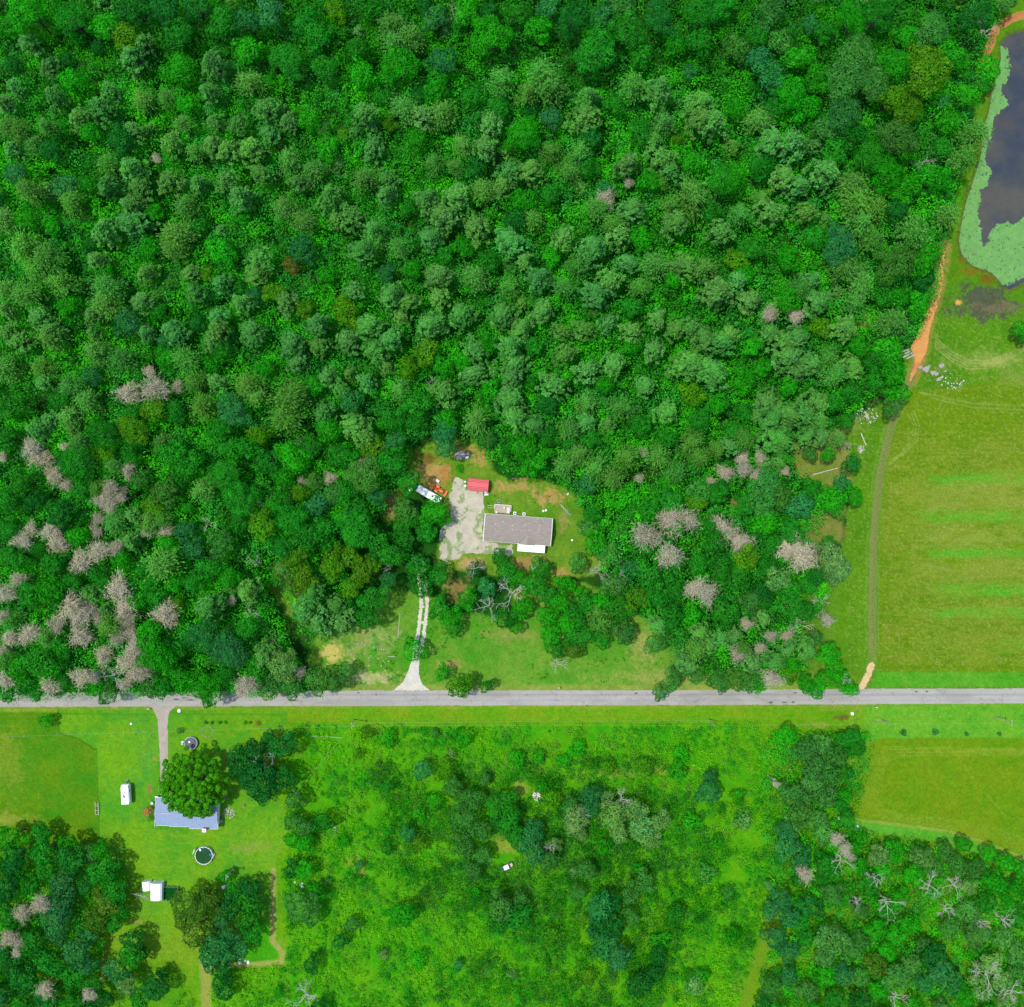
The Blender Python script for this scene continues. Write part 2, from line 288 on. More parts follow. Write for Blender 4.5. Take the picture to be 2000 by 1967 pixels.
    area([(1560, 1160), (1640, 1120), (1640, 1340), (1540, 1340), (1540, 1240)], G(90, 150, 24), G(110, 155, 40), rough=9, soft=9, k=.8)
    # verges beside the road
    area([(640, 1338), (1600, 1336), (1600, 1350), (640, 1350)], G(150, 165, 72), G(120, 160, 50), rough=3, soft=4)
    area([(-160, 1380), (2160, 1374), (2160, 1386), (-160, 1392)], G(140, 168, 52), G(110, 165, 30), rough=3, soft=4)
    area([(560, 1384), (1600, 1382), (1600, 1408), (560, 1412)], G(120, 166, 22), G(96, 168, 14), rough=4, soft=6)
    area([(1690, 1378), (2160, 1376), (2160, 1445), (1690, 1450)], G(84, 172, 34), G(110, 180, 40), rough=3, soft=8)
    area(MEADOW, G(96, 148, 10), G(66, 146, 14), rough=2, soft=3); blob(20, 1490, 40, 70, G(128, 158, 40), .7, .6, 41); blob(10, 1600, 60, 14, G(150, 160, 60), .6, .6, 42)
    area(LAWN, G(78, 164, 30), G(112, 174, 22), rough=2, soft=3)
    blob(290, 1480, 52, 110, G(66, 160, 62), .9, .55, 43, .9); blob(340, 1850, 130, 60, G(122, 166, 26), .6, .8, 44); blob(500, 1655, 60, 14, G(140, 172, 60), .5, .6, 45); blob(230, 1500, 26, 100, G(108, 176, 14), .9, .6, 46, .9)
    sl = np.clip((fbm(x, y, 3, 71, 2, sy=14)-.5)*3, 0, 1)*(sdf(x, y, [(252, 1430), (300, 1430), (306, 1560), (262, 1560)]) > 0); lay(sl*.0, G(120, 180, 60)*np.ones_like(x)[:, None])
    sl = np.clip((fbm(x, y, 3, 72, 2, sx=14)-.5)*3, 0, 1)*(sdf(x, y, LAWN) > 2)*(y > 1620); lay(sl*.35, G(142, 178, 50)*np.ones_like(x)[:, None])
    blob(292.5, 1540, 5, 13, G(160, 125, 70), .2, .8, 47); blob(303, 1482, 6.5, 5, G(170, 150, 50), .2, .9, 48); blob(450, 1480, 16, 20, G(150, 140, 75), .5, .6, 49); blob(270, 1800, 14, 6, G(160, 140, 80), .5, .6, 50)
    stroke([(188, 1462), (192, 1560), (194, 1668)], 3, G(60, 130, 20), .7, 2); stroke([(113, 1390), (116, 1432), (150, 1442), (186, 1464)], 2.5, G(56, 120, 20), .8, 2)
    area([(470, 1830), (500, 1790), (526, 1800), (530, 1838), (545, 1862), (542, 1876), (480, 1880)], G(40, 160, 6), G(70, 170, 8), rough=4)
    stroke([(534, 1700), (533, 1800), (532, 1838), (552, 1862), (550, 1880), (470, 1886), (400, 1890)], 10, G(164, 166, 86), .95, 4); stroke([(400, 1880), (404, 1960), (408, 2130)], 20, G(156, 162, 70), .95, 4)
    stroke([(205, 1840), (196, 1920), (194, 2130)], 9, G(142, 150, 60), .8, 4)
    stroke([(120, 1394), (300, 1396)], 2, G(60, 130, 25), .6, 2); stroke([(350, 1394), (560, 1396)], 3, G(60, 140, 25), .5, 2)
    br = area
    area(BRUSH, G(56, 164, 4), G(92, 172, 6), rough=4, soft=6)
    for i, (cx, cy, rx, ry) in enumerate(((1020, 1540, 26, 18), (985, 1650, 24, 20), (700, 1690, 20, 26), (1200, 1510, 60, 10), (1040, 1680, 16, 22), (1290, 1500, 60, 12))): blob(cx, cy, rx, ry, G(150, 160, 60), .7, .7, 51+i)
    stroke(TRAIL, 22, G(112, 156, 26), .8, 8, 4)
    area(FIELD2, G(116, 154, 12), G(94, 152, 10), rough=2, soft=4)
    for k_ in range(7):
        o = k_*5
        stroke([(2100, 1465+o*.3), (1730+o, 1458+o*.6), (1700+o, 1490), (1680+o, 1560), (1690+o*1.2, 1592-o*.4), (1760, 1604-o*.5), (1860, 1618-o*.6), (1960, 1650-o), (2100, 1720-o)], 1.4, G(158, 176, 60), .38, 1.5, .5)
    stroke([(1850, 1450), (1900, 1520), (1960, 1590), (2050, 1640)], 1.6, G(150, 172, 60), .35, 1.5)
    area([(1655, 1600), (1750, 1612), (1850, 1625), (1930, 1652), (2000, 1680), (2160, 1730), (2160, 1760), (2000, 1705), (1930, 1680), (1850, 1645), (1750, 1632), (1660, 1622)], G(84, 176, 36), G(100, 180, 50), rough=3, soft=5)
    stroke([(1655, 1600), (1750, 1610), (1850, 1623), (1930, 1648), (2000, 1676), (2160, 1728)], 6, G(150, 180, 70), .7, 4); stroke([(1690, 1450), (1672, 1500), (1652, 1590)], 12, G(110, 176, 40), .7, 6)
    blob(1642, 1401, 18, 6, G(110, 90, 40), .4, .8, 58); blob(1600, 1415, 30, 8, G(150, 160, 70), .6, .5, 63)
    return C
def sheet(name, x0, x1, y0, y1, step, mask, z, m, cfn, label=None):
    xs = np.arange(x0, x1+step, step); ys = np.arange(y0, y1+step, step)
    gx, gy = np.meshgrid(xs, ys, indexing='ij'); nx, ny = gx.shape
    cxm, cym = gx[:-1, :-1]+step/2, gy[:-1, :-1]+step/2
    keep = mask(cxm.ravel(), cym.ravel()).reshape(cxm.shape)
    I, J = np.nonzero(keep); idx = lambda i, j: i*ny+j
    f = np.stack([idx(I, J), idx(I, J+1), idx(I+1, J+1), idx(I+1, J)], 1)
    used = np.unique(f); rm = -np.ones(nx*ny, int); rm[used] = np.arange(len(used)); f = rm[f]
    ux, uy = gx.ravel()[used], gy.ravel()[used]
    v = np.stack([(ux-CX)*S, (CY-uy)*S, np.full(len(ux), z)], 1)
    o = bpy.data.objects.new(name, npmesh(name, v, f, m, cfn(ux, uy))); link(o); o['kind'] = 'structure'
    return o
# ground: one sheet, fine in view and reaching the horizon
xs = np.concatenate([[-30000, -9000, -3000, -1200, -500], np.arange(-160, 2161, 2.0), [2500, 3200, 5000, 11000, 30000]])
ys = np.concatenate([[-30000, -9000, -3000, -1200, -500], np.arange(-160, 2131, 2.0), [2500, 3200, 5000, 11000, 30000]])
gx, gy = np.meshgrid(xs, ys, indexing='ij'); ny = len(ys)
cc = ground_color(np.clip(gx.ravel(), -160, 2160), np.clip(gy.ravel(), -160, 2130))
I, J = np.meshgrid(np.arange(len(xs)-1), np.arange(ny-1), indexing='ij'); I = I.ravel(); J = J.ravel()
f = np.stack([I*ny+J, I*ny+J+1, (I+1)*ny+J+1, (I+1)*ny+J], 1)
zz = np.zeros(gx.size)
zz -= 0.25*np.clip(sdf(np.clip(gx.ravel(), -160, 2160), np.clip(gy.ravel(), -160, 2130), POND)/8, 0, 1)   # pond bed
o = bpy.data.objects.new('ground', npmesh('ground', np.stack([(gx.ravel()-CX)*S, (CY-gy.ravel())*S, zz], 1), f, M_ground, cc)); link(o); o['kind'] = 'structure'
def flat(c, amp=.12, sc=6, sx=1, sy=1, seed=0):
    return lambda x, y: c[None, :]*(1-amp+2*amp*fbm(x, y, sc, 80+seed, 3, sx=sx, sy=sy))[:, None]
def road_col(x, y):
    c = G(184, 181, 172)[None, :]*.97*(.88+.24*fbm(x, y, 6, 90, 3, sx=8))[:, None]
    m = (1348+1378)/2
    c = c*(1-.12*np.clip(1-np.abs(y-m+6)/4, 0, 1)[:, None])
    for s_ in (-6, 5):
        c = c*(1-.10*np.clip(1-np.abs(y-m-s_+(fbm(x, y, 30, 22)-.5)*3)/2.5, 0, 1)[:, None])
    pt = np.clip((fbm(x, y, 25, 23, 3, sx=3)-.56)*8, 0, 1)[:, None]*.12; c = c*(1-pt)
    cr = np.clip((.018-np.abs(fbm(x, y, 22, 24, 4)-.5))*60, 0, 1)[:, None]*.25; c = c*(1-cr)
    for px, py, rx, ry in ((1505, 1372, 5, 2.5), (1532, 1372, 6, 1.8), (1549, 1371.5, 5, 1.8), (1462, 1353, 3, 1.6), (1553, 1353, 5, 1.6), (1608, 1352, 4, 1.6), (1678, 1350, 2.5, 1.5), (1790, 1351, 5, 1.8), (1810, 1350.5, 3, 2), (1242, 1354, 4, 2), (345, 1366, 8, 1.8), (362, 1363, 10, 1.2), (372, 1367, 9, 1.5), (735, 1357, 2, 2), (700, 1353, 3, 2)):
        w = np.clip((1-np.hypot((x-px)/rx, (y-py)/ry)+(fbm(x, y, 2, 12)-.5))*2, 0, .75)[:, None]; c = c*(1-w)+G(70, 70, 74)*w
    e = np.clip(1-(sdf(x, y, ROAD)+(fbm(x, y, 7, 19)-.5)*3)/2.2, 0, 1)[:, None]*.7; c = c*(1-e)+G(176, 170, 130)*e
    return c
sheet('road', -160, 2160, 1340, 1386, 1.0, lambda x, y: sdf(x, y, ROAD, 1.0, 9, 2) > 0, .03, M_road, road_col)
sheet('concrete_driveway', 285, 350, 1377, 1550, 1.0, lambda x, y: (sdf(x, y, DRIVE2, .3, 9, 3) > 0) & (sdf(x, y, ROAD, 1.0, 9, 2) <= 0), .026, M_conc, flat(G(186, 174, 158), .14, 9))
def gcol(x, y):
    c = flat(G(206, 198, 174), .2, 10, seed=1)(x, y)
    g = np.clip((fbm(x, y, 9, 95, 4)-.60+.10*np.clip(1-sdf(x, y, YARD)/14, 0, 1)*(y < 1150)+.06*(y < 1150)*(x < 900)*(y > 1040))*9, 0, 1)[:, None]*.75
    return c*(1-g)+G(120, 165, 80)*g
def ymask(x, y): return sdf(x, y, YARD, 5, 8, 4) > 0
sheet('gravel_yard', 850, 1010, 925, 1105, 1.0, ymask, .012, M_gravel, gcol)
def d1(x, y):
    d = dline(x, y, DRIVE1a); a = (d < 11) & ((d > 2.5) | (fbm(x, y, 6, 7) > .62)) & (d+(fbm(x, y, 5, 8)-.5)*5 < 9)
    return (a | (sdf(x, y, FLARE, 1.5, 6, 6) > 0)) & (sdf(x, y, ROAD, 1.0, 9, 2) <= 0)
sheet('gravel_driveway', 760, 850, 1090, 1352, 1.0, d1, .016, M_gravel, flat(G(222, 216, 198), .15, 6, seed=2))
OR = [(1845, 490), (1840, 513), (1833, 560), (1825, 590), (1812, 625), (1805, 650), (1800, 685), (1791, 712), (1778, 742)]
def omask(x, y):
    wdt = np.interp(y, [490, 520, 560, 600, 640, 660, 680, 690, 700, 740], [5, 8, 15, 15, 19, 26, 32, 24, 14, 5])
    shift = np.interp(y, [640, 680, 700], [0, -6, 0])
    return (wdt/2-dline(x-shift, y, OR)+(fbm(x, y, 8, 13)-.5)*5 > 0) & ((dline(x, y, OR) > 1.6) | (y > 520) | (fbm(x, y, 9, 4) > .5))
def ocol(x, y):
    c = flat(G(226, 160, 88), .12, 7, seed=3)(x, y); w = np.clip((fbm(x, y, 26, 15)-.5)*5, 0, 1)[:, None]*.5
    return c*(1-w)+G(205, 110, 50)*w
sheet('dirt_track', 1770, 1860, 480, 750, 1.0, omask, .01, M_dirt, ocol)
sheet('dirt_path', 1890, 2060, 10, 230, 1.0, lambda x, y: 8-dline(x, y, TRACK[:6])+(fbm(x, y, 9, 14)-.5)*7 > 0, .01, M_dirt, flat(G(190, 130, 70), .2, 8, seed=4))
sheet('dirt_apron', 1665, 1720, 1285, 1350, 1.0, lambda x, y: (6-dline(x, y, TRACK[-3:])+(fbm(x, y, 6, 16)-.5)*6 > 0) & (y < 1346), .012, M_dirt, flat(G(225, 195, 140), .15, 6, seed=5))
def wcol(x, y):
    n = fbm(x, y, 50, 33)[:, None]; n = np.clip(n*2.4-.7, 0, 1); c = G(62, 72, 80)*(1-n)+G(92, 90, 78)*n  # grey of a reflected cloudy sky is put into the water colour
    e = np.clip((fbm(x, y, 10, 34, sx=.5, sy=1.5)-.56)*8, 0, 1)*np.clip((150-y)/40, 0, 1)*.7; e = np.maximum(e, np.clip(1-np.hypot((x-1958)/26, (y-240)/14)+(fbm(x, y, 6, 35)-.5)*1.6, 0, 1)*.7)
    return c*(1-e[:, None])+G(96, 84, 64)*e[:, None]
sheet('pond_water', 1860, 2160, 40, 580, 2.0, lambda x, y: sdf(x, y, POND, 2, 10, 9) > 0, -.06, M_water, wcol)
def wmask(x, y):
    return (sdf(x, y, WEED, 5, 6, 10)+(fbm(x, y, 16, 39)-.5)*12 > 0) & (sdf(x, y, POND, 2, 10, 9) > 0) & (fbm(x, y, 4, 36, 4) > .27+.12*np.clip(1-sdf(x, y, WEED)/9, 0, 1)) & (fbm(x, y, 3.4, 38, 3) > .2)
wd = sheet('duckweed', 1864, 2060, 80, 570, 1.0, wmask, -.045, M_weed, flat(G(112, 178, 84), .16, 9, seed=6))
wd['kind'] = 'stuff'; tag(wd, 'pale green duckweed mat floating along the pond shore', 'duckweed')

# ---------------------------------------------------------------- plant builders
def leafquads(c, nrm, size, aspect=.7, tw=None, along=None):
    n = len(c); nrm = nrm/np.linalg.norm(nrm, axis=1, keepdims=True)
    a = rng.normal(size=(n, 3)) if along is None else along
    t = np.cross(nrm, a) if along is None else a-nrm*np.sum(a*nrm, 1, keepdims=True)
    t /= np.linalg.norm(t, axis=1, keepdims=True)+1e-9; b = np.cross(nrm, t)
    s = size[:, None]/2; sb = s*aspect
    v = np.stack([c-t*s, c-b*sb+t*s*.15, c+t*s, c+b*sb+t*s*.15], 1).reshape(-1, 3)
    f = np.arange(4*n).reshape(n, 4); return v, f
def unit(n):
    v = rng.normal(size=(n, 3)); return v/np.linalg.norm(v, axis=1, keepdims=True)
def lobes_crown(nl, leaves, lsize, flat_=.75, spread=.66, jag=.2, irregular=.0):
    """leaf clumps on the shells of many lobes spread through a dome"""
    C = []; k = 0
    ga = math.pi*(3-5**.5); ph0 = rng.random()*6.28
    for i in range(nl):
        u = (i+.5)/nl; r = math.sqrt(u)*spread*(1+rng.normal()*.10); th = i*ga+ph0+rng.normal()*.2
        if irregular: r *= 1+irregular*math.sin(2*th+ph0)+irregular*.6*math.sin(3*th+1)
        z = flat_*(math.sqrt(max(0, 1-min(r, 1)**2))-.35)+rng.normal()*.07
        C.append((r*math.cos(th), r*math.sin(th), z, (1.05-spread*.55)*(1.75 if nl < 30 else 2.25)/math.sqrt(nl)*(.8+.45*rng.random())))
    C = np.array(C); per = leaves//nl; P = []; N = []; K = []
    for i, (x, y, z, r) in enumerate(C):
        d = unit(per); d[:, 2] = np.abs(d[:, 2])*1.1-.25; d /= np.linalg.norm(d, axis=1, keepdims=True)
        rr = r*(1-jag+2*jag*rng.random(per)*rng.random(per))[:, None]*np.where(rng.random(per) < .12, 1.22, 1)[:, None]
        p = np.array([x, y, z])+d*rr*np.array([1, 1, .8]); P.append(p); N.append(d+rng.normal(size=(per, 3))*.42)
        K.append(np.full(per, .80+.4*rng.random())+.10*rng.normal(size=per))
    P = np.concatenate(P); N = np.concatenate(N); K = np.concatenate(K)
    dd = ((P[:, None, :]-C[None, :, :3])/np.array([1, 1, .8]))
    inside = (np.linalg.norm(dd, axis=2) < C[None, :, 3]*.80).any(1)
    P, N, K = P[~inside], N[~inside], K[~inside]
    return P, N, lsize*(.7+.6*rng.random(len(P))), K
def mesh_from_leaves(name, P, N, sz, K, m, aspect=.75, along=None, hue=.12):
    v, f = leafquads(P, N, sz, aspect, along=along)
    h = rng.normal(size=(len(P), 1))*hue
    c = K[:, None]*np.concatenate([1+h*1.8, 1+h*.4, 1-h], 1); c = np.clip(np.repeat(c, 4, 0), .25, 2)
    return npmesh(name, v, f, m, c)
crowns = {}
crowns['broad'] = [mesh_from_leaves('crown', *lobes_crown(n, 2100, .135, fl, irregular=ir), M_leaf) for n, fl, ir in ((14, .8, .12), (18, .75, .2), (11, .9, .25), (22, .8, .16), (16, .7, .28), (9, .85, .3), (20, .9, .22))]
crowns['big'] = [mesh_from_leaves('crown', *lobes_crown(n, 8000, .078, fl, irregular=ir), M_leaf) for n, fl, ir in ((60, .8, .12), (42, .75, .22), (36, .8, .18))]
crowns['giant'] = [mesh_from_leaves('crown', *lobes_crown(280, 30000, .05, .75, spread=.9, irregular=.0), M_leaf)]
crowns['shrub'] = [mesh_from_leaves('crown', *lobes_crown(n, 700, .2, .8, irregular=.1), M_leaf) for n in (6, 8, 5)]
def pine_crown(nt_=80, per=17, hgt=1.25, open_=0.0):
    C = []
    for i in range(nt_):
        t = (i+.5)/nt_                      # 0 bottom .. 1 top
        rad = (1-t)**.62; th = i*2.39996+rng.normal()*.3
        r = rad*(.55+.5*rng.random())*(.93+.1*math.sin(3*th+open_*5)); C.append((r*math.cos(th), r*math.sin(th), hgt*(t-.35)+rng.normal()*.05))
    C = np.array(C); P = []; N = []; A = []; K = []
    for c in C:
        out = np.array([c[0]*.7, c[1]*.7, .9]); out /= np.linalg.norm(out)
        d = unit(per)*.85+out; d /= np.linalg.norm(d, axis=1, keepdims=True)
        P.append(c+d*(.06+.13*rng.random((per, 1)))); A.append(d); N.append(d*.5+out*.5+rng.normal(size=(per, 3))*.45)
        K.append(np.full(per, .78+.44*rng.random())+.12*rng.normal(size=per))
    P, N, A, K = map(np.concatenate, (P, N, A, K)); return P, N, .19*(.7+.6*rng.random(len(P))), K, A
for nt_, h_ in ((70, 1.25), (90, 1.4), (60, 1.1), (80, 1.55)):
    P, N, sz, K, A = pine_crown(nt_, 18, h_); crowns.setdefault('pine', []).append(mesh_from_leaves('crown', P, N, sz, K, M_needle, .5, along=A, hue=.07))
def feather_crown(nb=46, per=30, hgt=1.1, width=.16, fuzz=.12, up=.25):
    P = []; N = []; A = []; K = []
    for i in range(nb):
        t = (i+.5)/nb; th = i*2.39996+rng.normal()*.25; L = ((1-t)**.6)*(.75+.35*rng.random())+.08
        z0 = hgt*(t-.35); d = np.array([math.cos(th), math.sin(th), up*(.2+t)+rng.normal()*.12]); d /= np.linalg.norm(d)
        s = rng.random(per)**.75; p = np.array([0, 0, z0])+d*(s*L)[:, None]; side = rng.normal(size=(per, 3))*fuzz*(.4+s[:, None]); p = p+side
        a = d+side*3.5+rng.normal(size=(per, 3))*.25; P.append(p); A.append(a)
        n_ = np.array([0, 0, 1.0])+d*.35+rng.normal(size=(per, 3))*.5; N.append(n_); K.append(np.full(per, .75+.45*rng.random())+.14*rng.normal(size=per))
    P, N, A, K = map(np.concatenate, (P, N, A, K)); return P, N, width*(.7+.7*rng.random(len(P))), K, A
for nb in (40, 52, 46):
    P, N, sz, K, A = feather_crown(nb, 32, 1.15); crowns.setdefault('conifer', []).append(mesh_from_leaves('crown', P, N, sz, K, M_needle, .33, along=A, hue=.08))
def twig_crown(nb=110, per=12):
    """leafless dead crown: fine grey twigs fanning up and out"""
    P = []; N = []; A = []; K = []
    for i in range(nb):
        u = (i+.5)/nb; th = i*2.39996; el = math.acos(1-u*.95); el += rng.normal()*.1
        d = np.array([math.sin(el)*math.cos(th), math.sin(el)*math.sin(th), math.cos(el)*.8]); L = (.5+.6*rng.random())*(1+.22*math.sin(3*th+nb))
        s = .25+.75*rng.random(per)**.7; side = rng.normal(size=(per, 3))*.11; p = d*(s*L)[:, None]+side-np.array([0, 0, .3])
        P.append(p); A.append(d+side*6+rng.normal(size=(per, 3))*.35); N.append(np.array([0, 0, .8])+d*.6+rng.normal(size=(per, 3))*.6); K.append(.55+.5*s+.2*rng.random(per))
    P, N, A, K = map(np.concatenate, (P, N, A, K)); return P, N, .30*(.6+.7*rng.random(len(P))), K, A
for nb in (90, 120, 105):
    P, N, sz, K, A = twig_crown(nb); crowns.setdefault('twig', []).append(mesh_from_leaves('twigs', P, N, sz, K, M_twig, .085, along=A, hue=.03))
def trunk_mesh(m, r=.5):
    b = MB(); z = [0, .06, .35, .7, 1]; rr = [1.5*r, 1.05*r, .85*r, .6*r, .3*r]; n = 7
    v = [(rr[k]*math.cos(i*2*math.pi/n)+(.15*k if k > 1 else 0)*r, rr[k]*math.sin(i*2*math.pi/n), z[k]) for k in range(5) for i in range(n)]
    b.add(v, [(k*n+i, k*n+(i+1) % n, (k+1)*n+(i+1) % n, (k+1)*n+i) for k in range(4) for i in range(n)])
    for j in range(5):
        a = j*1.3; b.tube((0, 0, .55+.08*j), (1.8*r*3*math.cos(a), 1.8*r*3*math.sin(a), .75+.07*j), .3*r, .1*r, 5, False)
    me = bpy.data.meshes.new('trunk'); me.from_pydata(b.v, [], b.f); me.update(); me.materials.append(m); return me
T_bark = trunk_mesh(M_bark); T_pale = trunk_mesh(M_palebark)
TINT = dict(n=(.018, .265, .012), b=(.02, .36, .006), d=(.012, .185, .018), u=(.03, .24, .05), y=(.075, .29, .006), o=(.07, .185, .012), p=(.15, .37, .075), g=(.082, .315, .048),
            c=(.078, .31, .034), r=(.13, .14, .02), w=(.31, .29, .19), k=(.055, .265, .032))
NM = dict(n='mid green', b='bright green', d='dark green', u='blue-green', y='yellow-green', o='olive', p='pale green', g='grey-green', c='olive-green', r='rusty green', w='grey', k='dull green')
WORDS = {}
def place_name(px, py):
    if py > 1380:
        if px < 260 and py > 1600: return 'in the lower left wood'
        if px < 570: return 'beside the mown lawn'
        if px > 1470: return 'in the lower right wood'
        return 'in the roadside brush'
    if py > 1290: return 'along the road'
    if px < 700 and py > 900: return 'in the left wood'
    if 760 < px < 1250 and py > 820: return 'by the house clearing'
    if px > 1250 and py > 830: return 'in the right wood'
    if px > 1700 and py < 620: return 'near the pond'
    return 'in the upper wood'
placed = []
ntree = [0]; queue = []; merged = []
def tree(px, py, rpx, kind, tint, zc=None, label=None, name=None, cat=None, group=None, rz=None, mesh=None, flatz=1.0, now=False):
    """crown whose middle shows at photo pixel (px,py); its foot stands where the ground is under it"""
    if kind in ('broad', 'big') and label is None and not now:
        queue.append((px, py, rpx, kind, tint, zc)); placed.append((px, py, rpx, 8)); return
    R = rpx*S*(1.13 if kind in ('pine', 'conifer') else 1.08)
    low = py > 1385 or (780 < px < 1240 and 960 < py) or px > 1890
    if kind == 'shrub': zc_ = R*.55
    elif kind in ('pine', 'conifer', 'twig'): zc_ = 8.5+R*.7+random.uniform(-1.2, 1.6)
    elif low: zc_ = 1.2+R*.85+random.uniform(-.3, .6)
    else: zc_ = 5.5+R*.95+random.uniform(-.8, 1.2)
    zc = zc_ if zc is None else zc
    R = R*(H-zc)/H
    x, y, _ = W(px, py, zc)
    nm = name or dict(pine='pine_tree', conifer='conifer_tree', twig='dead_tree', shrub='shrub').get(kind, 'broadleaf_tree')
    ct = cat or dict(pine='pine tree', conifer='conifer', twig='dead tree', shrub='shrub').get(kind, 'tree')
    form = dict(pine='fluffy pine', conifer='feathery conifer', twig='leafless dead tree', shrub='rounded shrub').get(kind, 'leafy tree')
    if label is None:
        label = f"{NM[tint]} {form} {place_name(px, py)}, {max(0,min(100,round(px/20)))} percent across, {max(0,min(100,round(py/19.67)))} down"
        g_ = group or dict(pine='pines of the woods', conifer='feathery conifers of the woods', twig='grey leafless dead trees', shrub='shrubs in the brush').get(kind, 'leafy trees of the woods')
    else: g_ = group
    if now == 'merge':
        ms = random.choice(crowns[kind]); b = np.array(TINT[tint])*random.uniform(.82, 1.18); a = random.uniform(0, 6.28)
        v = np.empty(len(ms.vertices)*3, np.float32); ms.vertices.foreach_get('co', v); v = v.reshape(-1, 3)*R
        cl = np.empty(len(v)*4, np.float32); ms.color_attributes['Col'].data.foreach_get('color', cl); cl = cl.reshape(-1, 4)[:, :3]*b
        merged.append((np.stack([x+v[:, 0]*math.cos(a)-v[:, 1]*math.sin(a), y+v[:, 0]*math.sin(a)+v[:, 1]*math.cos(a), zc+v[:, 2]], 1), cl)); return
    e = empty(nm, (x, y, 0), rz if rz is not None else random.uniform(0, 6.28), label, ct, g_)
    ms = random.choice(crowns[kind]) if mesh is None else crowns[kind][mesh]
    c = bpy.data.objects.new('crown' if kind != 'twig' else 'twigs', ms); c.location = (0, 0, zc)
    q_ = random.uniform(.84, 1.18) if kind != 'giant' else 1; c.scale = (R*q_, R/q_, R*random.uniform(.85, 1.1)*flatz)
    b = np.array(TINT[tint])*random.uniform(.82, 1.18); j = .04 if kind == 'twig' else .2; b[0] *= random.uniform(1-j, 1+j*1.4); b[2] *= random.uniform(1-j, 1+j)
    c.color = (*b, 1); link(c, e)
    t = bpy.data.objects.new('trunk', T_pale if kind == 'twig' else T_bark)
    tr = max(.22, R*.07) if kind != 'shrub' else .08
    t.scale = (tr*2, tr*2, zc*(1.0 if kind != 'shrub' else .8)); link(t, e)
    if not now: placed.append((px, py, rpx, zc))
    ntree[0] += 1
    return e
TILES = [(0, 0), (660, 0), (1330, 0), (0, 650), (660, 650), (1330, 650), (0, 1307), (660, 1307), (1330, 1307)]
def tile(t, txt, kind, default='g', **kw):
    ox, oy = TILES[t-1]
    for tok in txt.split(';'):
        a = tok.split()
        if not a: continue
        x, y, r = map(float, a[:3]); tint = a[3] if len(a) > 3 else default
        px, py, rp = ox+x*3.466, oy+y*3.466, r*3.466
        kd = kind
        if kind == 'pine' and tint == 'c': kd = 'conifer'
        if kind == 'broad' and rp > 34: kd = 'big'
        tree(px, py, rp, kd, tint, **kw)
tile(1, "17 25 7;28 38 6;8 49 5;75 33 8;81 25 6;62 52 6;121 37 8;141 47 8 c;81 57 6 c;94 55 5 c;118 52 6;3 59 6;31 55 6;57 62 8;46 67 7;121 69 5;134 70 6;151 62 8;163 69 6;76 74 6;152 76 6;97 81 7;120 82 6;129 85 7;142 85 8;103 70 5 c;110 86 5 c;163 91 7 c;62 93 7 c;75 96 8;96 103 8;62 105 7;79 106 7;112 104 6;128 102 7;136 112 8;147 98 6;168 103 6;177 97 7 c;186 112 8;74 116 7;76 126 9;60 131 8;41 114 7 c;17 108 7 c;3 124 7 c;105 117 7 c;100 132 9 c;98 141 7 c;55 147 6;15 140 10 c;28 146 9 c;22 152 8 c;35 160 8 c;15 166 8 c;4 163 6 c;61 162 8 c;83 154 6;107 154 5;125 160 6;146 146 8;145 156 7;110 165 6;81 170 7;60 172 8 c;4 175 5;23 179 7;53 178 6;137 171 7;162 171 8;123 178 6;123 186 7;98 186 7;82 187 5;53 188 5;5 187 6;30 188 7;142 187 7;179 183 7;190 124 6;160 118 7 c;172 125 7 c;5 72 6 c;12 74 6 c;20 82 6 c;27 72 6 c;8 85 6", 'pine')
tile(1, "17 7 12 b;42 12 10 n;78 8 9 d;72 23 8 y;102 20 9 n;127 15 9 n;140 13 8 u;153 8 9 u;174 14 9 n;140 30 9 b;163 36 10 n;184 40 8 n;60 17 9 b;7 17 8 b;102 41 9 b;172 142 9 u;85 142 8 b;126 143 9 b;73 183 9 u;172 175 6 y;117 155 5 y;165 150 6 r;144 167 5 u;43 47 8 b;30 85 7 d;95 8 9 d;180 22 9 n;70 82 8 d;175 70 7 b;185 84 8 b;10 98 7 u;38 105 7 u;15 125 7 b;30 128 6 b;50 105 6 b;88 120 6 b;112 130 6 n;60 153 6 b;40 172 6 b;90 175 6 n;155 165 6 y;185 155 6 b;32 6 9 b;112 5 8 d;52 75 6 b;105 60 6 b", 'broad')
tile(2, "30 15 8 c;40 22 8 c;32 25 8 c;92 46 8 c;115 42 9 c;120 50 9 c;107 53 7 c;140 57 8;139 68 10;166 49 8 c;180 52 9;183 70 7 c;86 71 8;83 84 7;70 82 6 c;15 64 7;37 62 8 c;48 66 8;58 65 8 c;10 74 4;20 84 7;54 93 6 c;66 94 5 c;15 101 7 c;28 101 7;27 110 6;50 113 8;67 111 8;82 107 7 c;97 97 8;108 97 8;93 105 6;120 86 6 c;136 87 7 c;130 97 7 c;163 93 7;182 90 9;178 80 6;187 97 6;182 103 5 c;8 123 9;20 130 7 c;60 123 9;78 129 9;52 134 7;97 137 9;127 134 7;143 141 9;158 133 8;165 119 8;147 118 8 c;155 126 6 c;190 126 8;187 116 6 c;13 142 8;22 137 6 c;35 140 7 c;105 147 5;163 148 6;178 149 8 c;57 156 8;77 157 8 c;113 157 8;97 162 7 c;135 150 7 c;127 162 6 c;145 166 9;153 158 8;170 162 6 c;9 164 6;30 167 8;40 170 6;57 168 7;70 178 8;93 178 8;115 176 7;53 183 9;18 184 8;103 186 7;126 187 6;138 186 7;152 182 6;165 187 7;180 180 6;190 186 6;110 124 6 c;190 150 5", 'pine')
